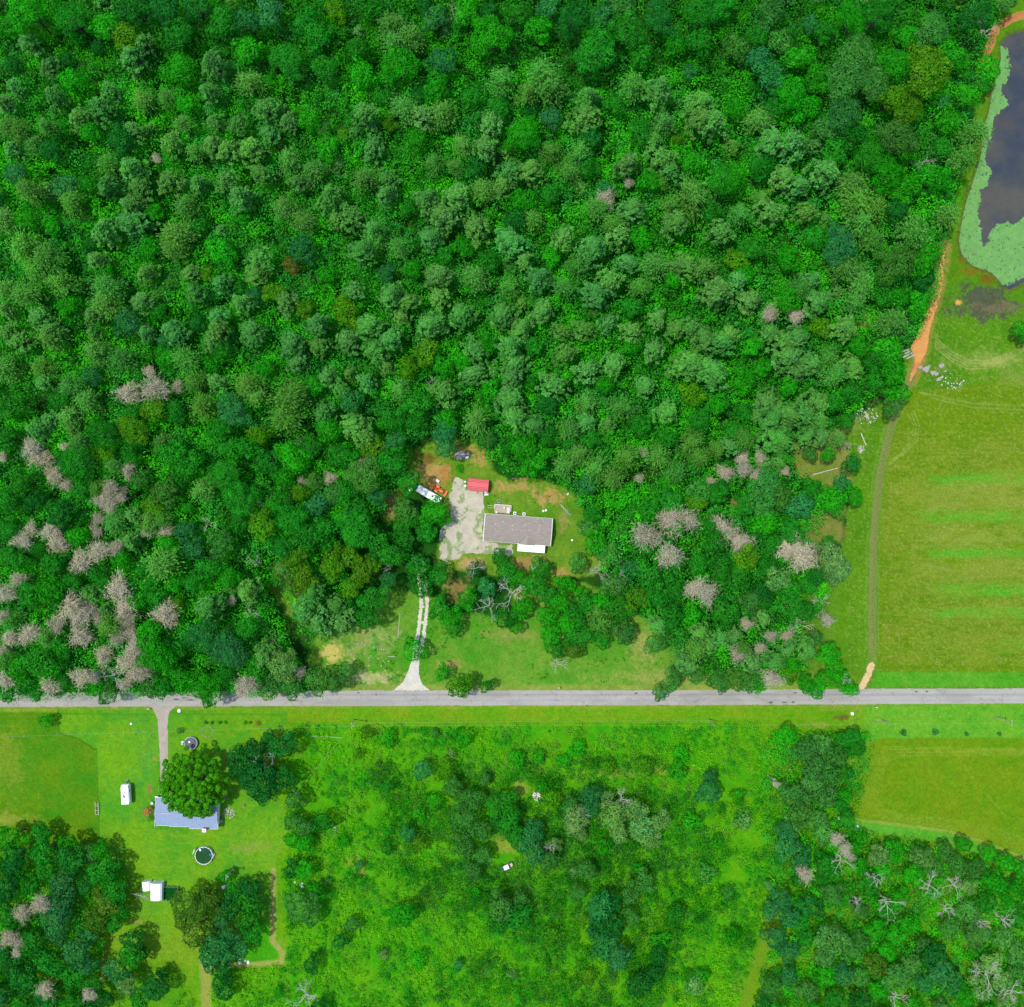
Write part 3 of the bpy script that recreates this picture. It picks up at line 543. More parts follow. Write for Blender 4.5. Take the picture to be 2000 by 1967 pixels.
tile(2, "20 7 8 n;50 5 7 d;73 8 9 b;100 8 9 n;85 22 12 b;113 19 9 b;132 12 10 d;148 12 8 u;162 19 11 n;145 31 13 n;180 12 10 d;190 27 7 b;170 33 8 n;35 38 11 b;60 36 9 u;10 30 8 n;14 43 9 b;55 50 9 b;105 77 10 b;45 80 7 b;120 68 7 u;170 75 8 n;105 113 8 b;175 103 7 b;70 140 7 b;188 158 6 b;5 176 8 y;40 118 6 n;142 78 7 d;155 60 7 n;90 62 7 n;78 95 7 d;118 110 7 n;100 125 7 d;120 145 6 b;170 135 8 b;85 148 7 n;165 174 7 n;42 152 6 b;60 145 6 n;28 155 6 u;75 55 7 n;25 55 6 n;55 12 8 u;85 8 6 d;118 6 7 u;160 5 8 k;140 95 7 n;150 108 6 u", 'broad')
tile(3, "10 60 9;17 70 9;11 69 8;43 69 8 c;60 83 11;50 80 8;57 101 8;65 105 7;80 98 9;95 105 9 c;98 114 10 c;108 118 8 c;6 112 11 c;50 120 9;22 131 8;33 121 6 c;70 120 7;45 112 5 c;100 127 9 c;107 136 8 c;130 132 10 c;165 76 9 c;158 90 8 c;150 122 7 c;2 150 8;12 152 8 c;92 152 9 c;100 160 9 c;73 158 6;66 163 6 c;76 171 8;97 171 6 c;20 165 10;38 170 7;32 158 6;55 172 5;118 182 9 c;5 185 7;50 188 6;27 189 6;92 185 8", 'pine')
tile(3, "97 34 13 k;90 48 13 k;105 48 11 k;90 66 11 u;137 42 14 y;120 38 10 b;150 33 9 b;140 19 10 k;125 22 8 b;42 35 8 u;50 45 9 u;60 53 10 b;10 10 10 n;22 6 8 n;10 26 9 n;30 29 9 k;55 25 8 k;66 34 9 b;95 12 10 b;72 15 6 u;110 8 10 n;118 57 9 y;125 65 10 y;150 70 8 b;160 55 8 b;172 40 8 b;168 48 7 n;165 10 10 d;181 3 7 g;80 74 8 k;120 80 12 k;125 84 8 b;105 90 10 n;85 88 9 n;25 102 11 b;45 95 8 n;115 100 10 b;125 108 8 b;140 102 9 b;118 150 12 k;88 140 11 u;60 170 8 b;122 168 7 b;135 148 9 b;135 158 7 d;120 120 7 d;30 63 7 b;70 62 8 b;75 45 8 b;42 22 7 n;5 92 8 b;40 140 8 n;60 147 8 b;30 147 7 y;35 155 6 b;75 135 7 n;15 120 7 n;50 8 9 k;80 20 7 n;132 172 8 b;112 167 7 n;145 85 7 n;128 56 7 y;78 185 7 y;52 62 7 n;95 78 8 n", 'broad')
tile(3, "50 177 5;65 178 5;34 120 3", 'twig', 'w'); tile(2, "151 112 6;164 103 3", 'twig', 'w'); tile(1, "88 89 3", 'twig', 'w')
tile(4, "72 34 7;87 32 9;84 22 4;100 30 4;17 65 6;22 70 7;30 80 6;37 86 4;36 64 3;72 78 5;62 87 5;60 94 6;67 93 4;62 99 4;56 95 4;69 89 3;55 105 4;54 112 4;17 110 4;12 117 6;28 112 6;32 118 7;45 129 7;55 123 7;65 121 5;10 139 5;3 147 6;66 144 8;70 156 7;70 163 6;40 155 8;45 160 7;50 155 5;55 161 4;32 164 6;16 170 7;5 172 5;45 171 7;58 182 6;66 172 5;73 168 5;77 176 7;75 181 6;71 186 6;80 189 6;1 180 4;1 160 4;93 159 8;93 111 5;130 151 3;186 82 4;170 84 3;83 112 4;1 70 3", 'twig', 'w')
tile(4, "30 3 8 c;55 11 8 c;70 15 8 c;105 15 8 c;165 7 8;168 17 6;143 3 6;100 2 6;83 1 5;3 20 7 c;25 20 7 c;25 28 5;50 38 7 c;110 28 6 c;122 28 6;140 30 8 c;145 36 6 c;115 42 8 c;165 36 10 c;162 48 10 c;183 45 7;22 55 7;28 50 6;40 47 7 c;42 54 5;64 75 5 c;115 88 7 c;85 107 7 c;92 105 5 c;75 103 5;75 117 6;92 130 10 c;65 107 7 c;55 88 5 c;130 142 5 c;140 145 7;119 154 9;177 148 7;172 157 8;181 163 8;190 153 6;150 182 8;62 165 7 c;8 162 6 c;5 185 6 c;52 147 6;59 156 4;160 133 4;27 172 6 c;177 84 5 c;45 62 6 c;92 62 6 c;40 30 7 c;12 5 7;120 5 6;185 25 6;180 8 6", 'pine')
tile(4, "60 57 10 n;77 55 10 y;88 43 8 y;60 68 6 y;45 73 11 n;75 63 6 n;99 68 9 n;108 74 9 n;132 44 10 u;125 56 8 n;138 66 9 n;147 58 8 y;152 72 9 n;165 70 9 b;160 81 7 b;186 55 8 b;127 80 10 n;136 93 11 n;95 91 9 k;13 85 8 n;5 95 8 n;20 95 7 d;35 101 9 d;107 99 4 n;105 112 7 u;110 122 7 u;95 120 6 b;125 118 9 k;120 132 8 n;130 137 7 b;100 153 5 y;165 105 10 n;148 108 9 y;175 115 9 n;160 120 8 n;168 127 9 y;188 130 9 y;172 138 8 y;87 140 7 n;77 152 6 b;30 145 9 b;18 148 8 n;85 170 9 b;90 182 10 b;115 170 10 u;130 178 11 u;140 166 7 n;5 110 7 n;10 127 8 n;32 130 8 n;175 64 8 n;190 70 8 n;180 97 8 u;190 90 7 k;160 95 7 n;182 110 8 n;45 115 7 b;42 140 7 n;55 135 6 n;53 25 6 u;10 40 9 n;5 60 8 n;35 38 7 n;95 15 7 b;75 47 6 n;100 45 7 n;120 18 6 b;95 5 6 u;150 20 6 b;178 30 6 b;125 10 6 n;130 65 7 n;75 70 5 n;70 128 6 b;82 133 6 n;60 140 5 n;88 148 6 n;25 185 9 n;12 188 8 b;35 178 7 n;160 186 10 p;145 190 8 n;100 178 7 n;185 118 7 n;170 90 6 y;155 97 6 b;48 88 7 n;80 82 6 k;88 98 7 y;100 140 7 b;100 85 6 n;135 108 7 n;110 140 6 n", 'broad')
tile(5, "22 10 8;30 4 7;5 5 7;16 28 6;35 32 6 c;60 34 9;77 10 8;76 24 7;97 8 8;100 18 8;98 25 7;97 38 9;78 50 8 c;128 12 7;121 30 9;140 22 8;155 18 7;173 30 6;160 42 8 c;100 48 8;110 52 7;10 52 8;15 58 8;127 75 7 c;135 68 6 c;145 76 8 c;163 70 8 c;155 82 7 c;180 70 8 c;190 78 7 c;3 163 8;185 45 7;140 40 7 c;140 50 6;130 55 7 c;180 164 6;50 10 6;2 32 6;178 10 7;190 20 6", 'pine')
tile(5, "60 56 8 u;61 65 6 u;32 62 7 u;8 38 8 u;30 73 9 n;15 80 11 k;5 70 8 n;20 65 8 y;45 40 9 n;50 12 8 y;40 20 7 y;62 50 7 b;70 17 6 b;85 33 7 b;105 65 9 b;112 70 9 b;108 77 5 b;95 64 6 n;118 58 7 n;140 85 7 u;160 92 9 b;175 100 8 n;187 95 8 n;143 60 6 n;39 100 8 k;54 101 8 b;22 92 6 u;39 106 8 n;10 110 11 n;22 118 9 n;36 116 8 n;50 112 7 n;5 125 8 y;15 133 8 y;8 143 7 y;30 125 8 n;45 132 9 n;56 136 7 n;48 143 7 n;28 139 5 u;20 150 8 n;15 160 8 n;57 155 7 n;64 160 6 b;73 149 6 b;92 127 6 n;95 134 7 n;77 133 5 d;84 144 6 u;93 160 7 n;110 142 8 n;118 148 7 n;130 142 5 b;136 146 4 b;145 118 8 b;140 110 6 k;143 103 6 n;118 160 7 b;120 170 7 b;135 170 8 n;132 178 6 o;147 162 9 k;155 142 8 k;165 134 8 u;175 138 8 n;168 150 8 y;178 150 7 n;160 168 8 k;148 172 6 n;188 143 8 n;188 160 8 n;43 178 7 b;190 128 6 n;172 120 7 n;152 125 8 k;160 113 6 k;165 100 6 n;135 130 6 k;5 90 8 n;40 84 7 n;20 130 6 y;130 62 6 n;85 60 5 k;118 40 7 d;60 20 7 b;85 8 6 b;110 8 6 n;165 8 6 b;150 30 6 b;30 50 7 n;45 50 7 n;185 60 7 n;170 52 7 n;190 110 6 n;58 104 5 b;66 166 5 n;10 100 8 n;5 155 6 n;178 175 6 k", 'broad')
tile(5, "100 138 6 b;125 151 7 b;134 158 7 n;104 155 7 b;114 133 7 n;126 141 6 b;140 152 7 n;148 151 7 b;157 155 8 n;122 178 6 n;128 164 7 b;100 165 5 b", 'broad')
tile(5, "174 115 9;188 106 9;187 126 8;172 67 3;170 82 3;155 84 3;13 74 4", 'twig', 'w')
tile(6, "3 106 8;24 111 8;34 118 7;62 121 9;70 127 9;8 144 7;15 147 7;25 79 5;17 84 3;36 77 5;43 80 4;59 78 3;45 70 4;37 164 4;51 171 4;45 178 4;33 181 6;83 162 4;60 171 4;90 20 4;35 71 4", 'twig', 'w')
tile(6, "12 4 8;22 6 8;5 18 10;16 22 10;57 6 9;60 14 9;72 18 7;95 20 8;82 14 7 c;86 24 7 c;65 22 6;48 40 9;58 46 9;50 48 9;68 46 8;76 40 8;77 50 7;70 58 6;78 58 6;53 60 10;27 64 6;20 65 5 c;5 62 8 c;10 70 6 c;35 60 7 c;48 75 5;55 73 4;15 175 6;22 172 6;10 168 6;45 160 6;70 178 7;52 184 7;40 186 6;60 178 5;30 170 5;88 60 5 c;35 178 5 c;64 3 7;8 178 7 c;3 186 7", 'pine')
tile(6, "47 86 10 k;45 96 9 k;55 92 8 k;115 10 9 b;118 22 9 b;120 34 8 b;108 15 7 n;108 28 6 n;82 68 5 b;95 74 6 d;90 85 6 u;84 95 9 b;95 92 7 b;66 98 9 u;47 107 9 b;62 112 8 n;50 118 7 n;83 126 9 p;88 134 8 p;80 134 6 p;53 138 8 p;45 146 7 d;30 138 9 n;35 128 8 y;22 132 8 n;60 146 7 n;60 153 8 n;25 158 9 n;76 137 6 d;82 180 7 b;85 188 6 b;62 186 5 b;72 88 7 n;10 90 8 k;20 90 7 n;8 96 7 y;10 130 7 n;38 152 7 k;5 160 7 b;5 35 7 y;35 28 7 b;40 8 6 b;20 40 7 b;35 45 6 n;10 50 7 n;30 55 6 n;95 33 7 n;85 40 6 n;100 8 7 b;60 30 6 b;45 20 6 b;82 118 5 n;70 142 6 n;48 130 6 n;15 110 6 n;20 118 7 n;40 110 6 n;75 172 5 k;12 138 5 b;35 97 7 n;92 50 5 n;72 68 5 k;118 42 6 k;45 152 6 n;70 157 6 n", 'broad')
# lone / notable trees ------------------------------------------------
tree(380, 1530, 64, 'giant', 'y', zc=7, now=1, label='huge round bright green tree overhanging the blue-grey roof', name='shade_tree', cat='tree')
placed.append((380, 1530, 64, 8))
for o_ in col.objects:
    if o_.name.startswith('crown') and o_.parent and o_.parent.name == 'shade_tree': o_.color = (.075, .37, .006, 1)
tile(7, "148 62 12 d;138 53 9 d;158 60 9 d;160 43 8 d;145 46 8 d;148 70 6 d;152 38 5 d;134 47 6 d;144 57 9 d", 'broad')
tile(7, "10 105 9 d;25 103 8 n;42 105 9 d;60 112 9 n;66 125 8 n;60 130 8 o;55 140 8 o;38 120 9 u;36 132 9 u;33 143 9 u;20 152 9 n;45 158 9 u;50 150 6 u;30 163 9 n;15 172 9 d;5 162 8 d;5 122 9 d;5 137 8 n;42 172 8 n;28 182 9 d;18 120 7 n;52 103 7 k;12 190 8 n;40 187 8 n;62 118 6 b;25 92 7 n;8 94 8 b;65 142 6 n;5 180 7 d;50 165 7 u;20 135 6 n;55 178 6 n;50 190 6 d;48 120 6 d;10 148 6 n;68 134 6 n;40 98 7 b;58 101 6 b;28 113 7 n;14 162 6 n", 'broad')
tile(7, "22 133 6;12 138 5;4 152 5;10 155 5;9 160 3;25 181 5;50 184 4", 'twig', 'w')
tile(7, "108 132 11 o;112 146 9 o;119 129 8 o;104 140 6 o;116 153 5 o;124 154 8 u;120 160 8 u;130 150 7 u;125 134 4 u;125 142 5 u;132 132 7 d;140 130 8 n;141 140 8 n;144 147 7 n;142 122 7 d;133 124 6 n;126 163 6 u;136 157 6 u;76 151 7 d;75 160 8 n;68 168 7 u;72 176 7 p;80 158 5 d;88 178 8 d;80 184 7 n;92 170 4 d;127 169 6 d;128 180 6 d;125 175 5 d;170 131 10 k;176 138 6 k;165 112 5 d;172 112 6 b;178 125 6 b;176 165 5 d;165 85 5 k;172 88 6 k;172 97 6 b;165 95 5 b;183 85 6 n;167 72 6 k;128 115 3 b;180 190 6 d;115 157 3 u;60 185 6 d", 'broad')
tile(7, "3 5 7;28 10 6;45 5 6;52 5 4;76 3 6;70 9 4;140 8 7;136 12 5;168 2 4", 'twig', 'w')
tile(7, "15 6 8 n;35 8 7 n;55 10 6 b;62 14 6 k;22 12 5 n;85 11 6 k;92 9 7 n;105 6 8 b;117 8 10 b;120 14 7 b;155 6 8 k;152 12 6 p;165 9 7 k;180 5 8 k;188 8 5 k;5 13 6 n;100 2 6 n;128 3 6 n", 'broad', zc=7.5)
tile(8, "48 56 6 u;65 66 7 k;75 72 7 k;70 82 8 k;80 90 7 k;72 98 7 k;82 104 6 k;76 113 6 k;92 74 8 n;97 84 8 n;101 93 7 n;90 85 5 n;110 90 7 u;110 100 8 u;118 106 7 k;122 98 5 p;134 84 9 p;142 70 7 u;142 78 6 u;131 76 6 k;137 93 4 p;155 80 9 p;166 78 7 p;171 88 8 p;181 85 6 p;158 92 6 p;152 72 5 p;175 95 6 p;92 132 9 k;100 138 9 n;90 142 7 n;103 130 6 k;147 133 9 u;152 142 9 d;150 153 9 u;158 160 8 u;145 146 6 u;155 130 6 d;165 138 5 k;37 137 8 b;40 92 5 u;12 110 3 u;68 166 3 u;180 160 6 d;2 152 5 d;172 118 6 k;165 125 6 k;140 112 6 k;135 125 5 k;190 137 6 n;170 176 8 d;178 170 6 d;28 100 4 n;83 62 4 k;28 65 4 n", 'broad', zc=None)
tile(8, "2 6 5 k;181 13 5 k;188 6 6 k;192 0 6 k;5 0 5 k", 'broad', zc=6)
tree(896, 1341, 26, 'broad', 'y', zc=6, label='bright yellow-green tree overhanging the road right of the gravel drive mouth')
tree(913, 1330, 18, 'broad', 'y', zc=5.5, label='small yellow-green treetop behind the roadside tree at the gravel drive')
tree(865, 1313, 16, 'broad', 'b', zc=5, label='small bright green tree above left of the yellow-green roadside tree')
tree(950, 1340, 15, 'broad', 'n', zc=5, label='small rusty-tipped green tree at the road edge, right of the drive')
tile(9, "16 60 5 u;15 68 7 u;70 45 8 k;78 42 7 g;86 48 8 k;74 54 8 k;82 58 8 k;90 58 6 n;72 63 7 g;80 70 8 k;62 70 8 k;66 80 8 k;62 86 6 g;75 84 7 g;80 92 7 g;95 38 6 n;98 44 5 n;90 40 6 n;92 70 5 b;90 76 5 n;58 98 8 u;66 104 8 u;58 90 6 u;80 108 8 n;86 116 5 b;78 118 5 n;84 125 7 k;88 129 5 b;55 128 7 u;60 138 7 u;50 135 6 u;72 132 8 d;66 142 7 n;52 150 7 u;60 158 7 u;70 150 6 n;85 150 9 g;95 158 7 k;80 160 7 g;100 152 6 k;110 145 7 b;120 150 7 b;128 143 7 b;115 158 6 b;105 120 7 n;110 104 7 p;120 102 6 b;135 105 8 g;148 102 6 k;130 115 7 b;122 128 6 b;142 112 6 k;155 110 7 k;165 112 7 k;160 122 5 p;175 118 8 b;185 125 7 b;170 130 7 n;160 135 7 g;150 145 7 k;140 160 8 d;145 168 8 u;150 175 8 u;135 175 6 u;135 155 6 k;165 148 8 k;180 150 7 g;188 158 7 g;172 165 8 p;180 175 7 p;168 178 7 p;160 185 6 b;155 180 5 b;120 172 9 k;110 165 7 o;128 165 7 g;100 172 6 k;90 170 7 u;80 172 7 b;70 180 7 g;60 172 6 u;50 178 7 k;85 185 7 n;100 186 7 d;110 180 6 b;45 188 6 d;130 188 6 b;145 189 6 g;95 100 6 b;100 95 5 b;112 112 6 b;182 108 6 b;190 112 6 b;172 103 5 b;158 98 5 b;190 140 6 n;100 135 6 k;112 133 6 b;65 118 5 n;50 122 4 g;100 110 6 b;188 170 7 k;182 186 6 p", 'broad', zc=None)
tile(9, "8 4 5 k;20 6 6 k;30 5 8 k;38 8 6 k;23 10 4 k;44 9 4 b;70 8 6 b;75 12 5 b;80 5 6 b;90 6 5 b;95 11 5 b;60 2 6 y", 'broad', zc=6)
tile(9, "52 6 6;88 96 4;93 102 4;70 116 5;96 106 3;54 65 2", 'twig', 'w')
# tree by right edge of the photo, above the hay field
tree(1995, 650, 24, 'broad', 'b', zc=5, label='lone bushy tree at the right edge above the hay field')
# shrubs in the brush below the road: traced dark ones and a scatter
def brush_ok(px, py): return bool(inpoly(np.array([px]), np.array([py]), BRUSH)[0])
SH = [(700, 1470), (720, 1430), (760, 1440), (850, 1430), (905, 1440), (1010, 1480), (1050, 1475), (1100, 1485), (1125, 1460), (1150, 1490), (1190, 1495), (1260, 1490), (1320, 1500), (1330, 1470), (1060, 1530), (1080, 1560), (1440, 1550), (1450, 1600), (1400, 1640), (1380, 1700), (1330, 1760), (1420, 1740), (1290, 1830), (870, 1500), (850, 1560), (760, 1620), (790, 1700), (670, 1640), (690, 1800), (610, 1900), (750, 1860), (820, 1870), (1000, 1900), (1080, 1820), (1150, 1900), (1370, 1900), (1350, 1600), (640, 1720), (1250, 1690), (1180, 1650), (1430, 1820), (900, 1600), (820, 1640), (1120, 1700), (930, 1740)]
k = 0
for i in range(1400):
    if k >= 46: break
    if i < len(SH): px, py = SH[i]
    else: px, py = random.uniform(430, 1490), random.uniform(1440, 1965)
    if not brush_ok(px, py) or any((px-a)**2+(py-b)**2 < (r*.75+10)**2 for a, b, r, z in placed): continue
    if random.random() > .25+1.2*float(fbm(np.array([px]), np.array([py]), 70, 77)[0]) and i >= len(SH): continue
    tree(px, py, random.uniform(9, 20), 'shrub', random.choice('pbbkbyypb')); k += 1
# special small shrubs
tree(353, 1427, 6, 'shrub', 'u', label='small blue-green bush on the lawn beside the round dark-covered pool')
tree(443, 1709, 13, 'shrub', 'b', label='low bright green bush beside the leaning lawn utility pole')
tree(1763, 1431, 6, 'shrub', 'u', label='leftmost of the row of small shrubs planted below the power line', group='small shrubs below the power line')
tree(1826, 1430, 6, 'shrub', 'u', label='second from left, largest of the row of small shrubs below the power line', group='small shrubs below the power line')
tree(1887, 1433, 4.5, 'shrub', 'u', label='third from left of the row of small shrubs below the power line', group='small shrubs below the power line')
tree(1951, 1433, 4.5, 'shrub', 'u', label='rightmost of the row of small shrubs below the power line', group='small shrubs below the power line')
tree(95, 1405, 14, 'shrub', 'b', label='low bright green bush in the meadow corner at upper left of the lawn')
tree(897, 915, 7, 'shrub', 'b', label='small green bush on the dirt just above the red shed')
for i, px in enumerate((402, 414, 430, 440, 478, 488)): tree(px, 1411, 3.5, 'shrub', 'd' if i < 3 else 'b', label=f"{('leftmost','second','third','fourth','fifth','rightmost')[i]} small plant in the flower row on the lawn by the road", group='flower row on the lawn')
# fill trees to close the wood (spacing kept from the traced ones), shorter understorey trees
NORTH = [(-150, -150), (2000, -150), (1900, 100), (1860, 330), (1840, 440), (1815, 560), (1760, 650), (1720, 740), (1640, 800), (1600, 840), (1500, 850), (1400, 870), (1250, 900), (1160, 940), (1130, 920), (1060, 900), (1010, 900), (960, 870), (930, 840), (870, 830), (800, 850), (790, 890), (740, 980), (700, 1060), (690, 1180), (620, 1230), (540, 1080), (520, 1150), (560, 1260), (600, 1330), (-150, 1340)]
EASTW = [(1180, 960), (1400, 900), (1520, 880), (1560, 940), (1600, 960), (1580, 1020), (1560, 1070), (1600, 1130), (1580, 1180), (1540, 1220), (1560, 1300), (1400, 1320), (1330, 1280), (1240, 1180), (1190, 1150), (1170, 1080)]
ngrid = {}
def near(px, py, mind):
    return any((px-a)**2+(py-b)**2 < (r*mind+12)**2 for a, b, r, z in placed)
count_fill = 0
# sparse outside-frame ring + big holes
for i in range(5000):
    px, py = random.uniform(-70, 2070), random.uniform(-70, 2040)
    a = np.array([px]); b = np.array([py])
    P = next((P for P in (NORTH, EASTW, SEWOOD, SWWOOD) if inpoly(a, b, P)[0]), None)
    if P is None: continue
    outside = px < 0 or px > 2000 or py < 0 or py > 1967
    r = random.uniform(15, 22)
    if any((px-u)**2+(py-v)**2 < (q*.72+r*.72)**2 for u, v, q, z in placed): continue
    if not outside and count_fill > 60: continue
    kd = random.choice(('pine', 'broad', 'broad')) if P is NORTH else 'broad'
    tree(px, py, r, kd, random.choice('gggc' if kd == 'pine' else 'nnbdkuy') if kd == 'broad' or True else 'g', zc=random.uniform(6, 8)); count_fill += 0 if outside else 1
def weight(q): return q[2]+(-100 if not (-5 < q[0] < 2005 and -5 < q[1] < 1972) else 0)
queue.sort(key=weight, reverse=True)
for i, q in enumerate(queue): tree(*q[:5], zc=q[5], now=True if i < 290 else 'merge')
mv = np.concatenate([m[0] for m in merged]); mc = np.concatenate([m[1] for m in merged])
o = bpy.data.objects.new('small_leafy_trees', npmesh('small_leafy_trees', mv, np.arange(len(mv)).reshape(-1, 4), M_under, mc)); link(o)
tag(o, 'many smaller leafy treetops filling the gaps of the woods', 'small trees', kind='stuff')
print('trees', ntree[0], 'merged', len(merged))
# ---------------------------------------------------------------- undergrowth (uncountable)
def clumps(name, polys, n, rmin, rmax, zmin, zmax, leaves, lsize, cfn, label, seed, avoid=None, spacing=True, bounds=(-160, 2160, -160, 2130), rough=8):
    x = bounds[0]+rng.random(n)*(bounds[1]-bounds[0]); y = bounds[2]+rng.random(n)*(bounds[3]-bounds[2]); w = np.zeros(n, bool)
    for P, ero in polys: w |= sdf(x, y, P, rough, 20, 6) > ero
    if avoid is not None: w &= ~avoid(x, y)
    x, y = x[w], y[w]; n = len(x); r = rmin+(rmax-rmin)*rng.random(n); zc = zmin+(zmax-zmin)*fbm(x, y, 30, seed, 3)*rng.random(n)**.4
    base = cfn(x, y)*(.72+.5*rng.random((n, 1)))
    wx, wy = (x-CX)*S, (CY-y)*S
    d = unit(n*leaves).reshape(n, leaves, 3); d[..., 2] = np.abs(d[..., 2])*1.1-.15
    p = np.stack([wx, wy, zc], 1)[:, None, :]+d*(r[:, None, None]*(.8+.4*rng.random((n, leaves, 1))))*np.array([1, 1, .75])
    p[..., 2] = np.maximum(p[..., 2], .06)
    N = (d+rng.normal(size=d.shape)*.45+np.array([0, 0, .7 if name == 'brush' else .25])).reshape(-1, 3)
    v, f = leafquads(p.reshape(-1, 3), N, (lsize*(.7+.6*rng.random(n*leaves))), .75)
    c = np.repeat(np.repeat(base, leaves, 0)*(1+.07*rng.normal(size=(n*leaves, 1))), 4, 0)
    o = bpy.data.objects.new(name, npmesh(name, v, f, M_under, np.clip(c, 0, 1))); link(o); tag(o, label, name.replace('_', ' '), kind='stuff'); return o
def cf_wood(x, y):
    return cf_wood_(x, y)*2.0*np.array([1.25, 1, .8])
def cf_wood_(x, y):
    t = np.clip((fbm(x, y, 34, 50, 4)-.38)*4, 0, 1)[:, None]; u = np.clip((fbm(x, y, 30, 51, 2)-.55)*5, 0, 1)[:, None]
    dk = np.clip((200-y)/300, 0, .3)[:, None]  # top-edge shading painted into the leaf colour
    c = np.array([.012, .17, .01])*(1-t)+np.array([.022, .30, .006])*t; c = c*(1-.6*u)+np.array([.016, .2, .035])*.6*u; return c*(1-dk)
def cf_brush(x, y):
    return cf_brush_(x, y)*1.7
def cf_brush_(x, y):
    t = np.clip((fbm(x, y, 38, 52, 5)-.38)*4.2, 0, 1)[:, None]; u = np.clip((fbm(x, y, 25, 53, 3)-.58)*6, 0, 1)[:, None]
    c = np.array([.012, .20, .006])*(1-t)+np.array([.10, .32, .004])*t; c = c*(1-.6*u)+np.array([.12, .2, .03])*.6*u
    dm = np.clip(1-np.hypot((x-1130)/420, (y-1640)/210)+(fbm(x, y, 60, 56, 4)-.5)*2.5, 0, 1)[:, None]; return c*(1-.75*dm)+np.array([.03, .16, .018])*.75*dm
keep_out = lambda x, y: (dline(x, y, TRACK) < 12) | (dline(x, y, DRIVE1a) < 14) | (sdf(x, y, POND) > -6)
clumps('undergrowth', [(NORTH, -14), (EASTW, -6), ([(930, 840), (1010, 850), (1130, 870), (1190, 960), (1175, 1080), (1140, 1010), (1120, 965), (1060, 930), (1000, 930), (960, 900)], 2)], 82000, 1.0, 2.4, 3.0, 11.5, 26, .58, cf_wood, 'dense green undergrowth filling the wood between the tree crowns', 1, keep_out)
clumps('thicket', [(SEWOOD, -4), (SWWOOD, -4)], 60000, 1.0, 2.2, .8, 7.5, 30, .5, cf_wood, 'dense green thicket between the trees of the two lower woods', 2, lambda x, y: dline(x, y, TRAIL) < 14)
clumps('brush', [(BRUSH, 0), (SWTHICK, 0), ([(1490, 1440), (1520, 1420), (1520, 1500), (1490, 1560)], 0)], 90000, .45, 1.35, .1, 1.8, 22, .38, cf_brush, 'low bright green brush and weeds covering the plot below the road', 3,
       lambda x, y: (dline(x, y, TRAIL) < 12) | (fbm(x, y, 60, 54, 3) < .33) | (np.hypot(x-1020, y-1540) < 18) | (np.hypot(x-985, y-1665) < 26))
def cf_tall(x, y):
    t = np.clip((fbm(x, y, 30, 58, 4)-.38)*4, 0, 1)[:, None]; u = np.clip((fbm(x, y, 26, 59, 3)-.52)*6, 0, 1)[:, None]
    c = np.array([.012, .20, .008])*(1-t)+np.array([.035, .34, .006])*t; return c*(1-.6*u)+np.array([.07, .23, .035])*.6*u
def tall_dens(x, y): return np.clip(1.25-np.hypot((x-1170)/370, (y-1680)/250), 0, 1)+.5*np.clip(1-np.hypot((x-760)/200, (y-1600)/220), 0, 1)+.55*np.clip(1-np.hypot((x-1000)/500, (y-1940)/120), 0, 1)
clumps('tall_scrub', [(BRUSH, 2)], 60000, .7, 1.9, .5, 3.6, 30, .45, cf_tall, 'deep green head-high scrub in soft mounds across the plot below the road', 6,
       lambda x, y: (dline(x, y, TRAIL) < 14) | (tall_dens(x, y)*.9+(fbm(x, y, 46, 57, 4)-.5)*1.6 < .42) | (y < 1465+30*fbm(x, y, 40, 3)) | (np.hypot(x-1020, y-1540) < 20) | (np.hypot(x-985, y-1665) < 28) | (np.hypot(x-991, y-1691) < 18) | (np.hypot(x-1049, y-1554) < 16))
def clear_c(x, y): return np.array([.03, .26, .006])*np.ones((len(x), 1))
clumps('weeds', [(CLEAR1, -4), (FRONT, -2), (CLEAR3, -2)], 30000, .25, .8, .05, .3, 12, .3, clear_c, 'patchy green weeds growing around the house clearing and roadside', 4,
       lambda x, y: (fbm(x, y, 34, 55, 4) < .56) | (sdf(x, y, YARD) > -3) | ((x > 930) & (x < 1090) & (y > 985) & (y < 1090)) | (y > 1335) | (dline(x, y, DRIVE1a) < 14) | ((x > 795) & (x < 965) & (y > 925) & (y < 975)) | (sdf(x, y, FLARE) > -4))

# ---------------------------------------------------------------- bare white dead trees
def branches(seed, depth=4, L0=1.0, spread=.55, start=None):
    rd = random.Random(seed); mb = MB()
    def grow(p, d, L, r, k):
        q = p+d*L; mb.tube(p, q, r, r*.68, 5, False)
        if k == 0: return
        for i in range(rd.choice((2, 3, 3))):
            nd = (d+Vector((rd.gauss(0, 1), rd.gauss(0, 1), rd.gauss(.15, .6)))*spread).normalized(); grow(q if i else p+d*L*.7, nd, L*rd.uniform(.6, .85), r*.62, k-1)
    for j in range(4):
        a_ = j*1.57+rd.random(); grow(Vector((0, 0, 0)), Vector((math.cos(a_), math.sin(a_), .7)).normalized(), L0*rd.uniform(.6, 1), .03, depth-1)
    me = bpy.data.meshes.new('branches'); me.from_pydata(mb.v, [], mb.f); me.update(); me.materials.append(M_palebark); return me
BARE = [branches(s, 5, .8, .55) for s in (3, 8, 15, 23)]
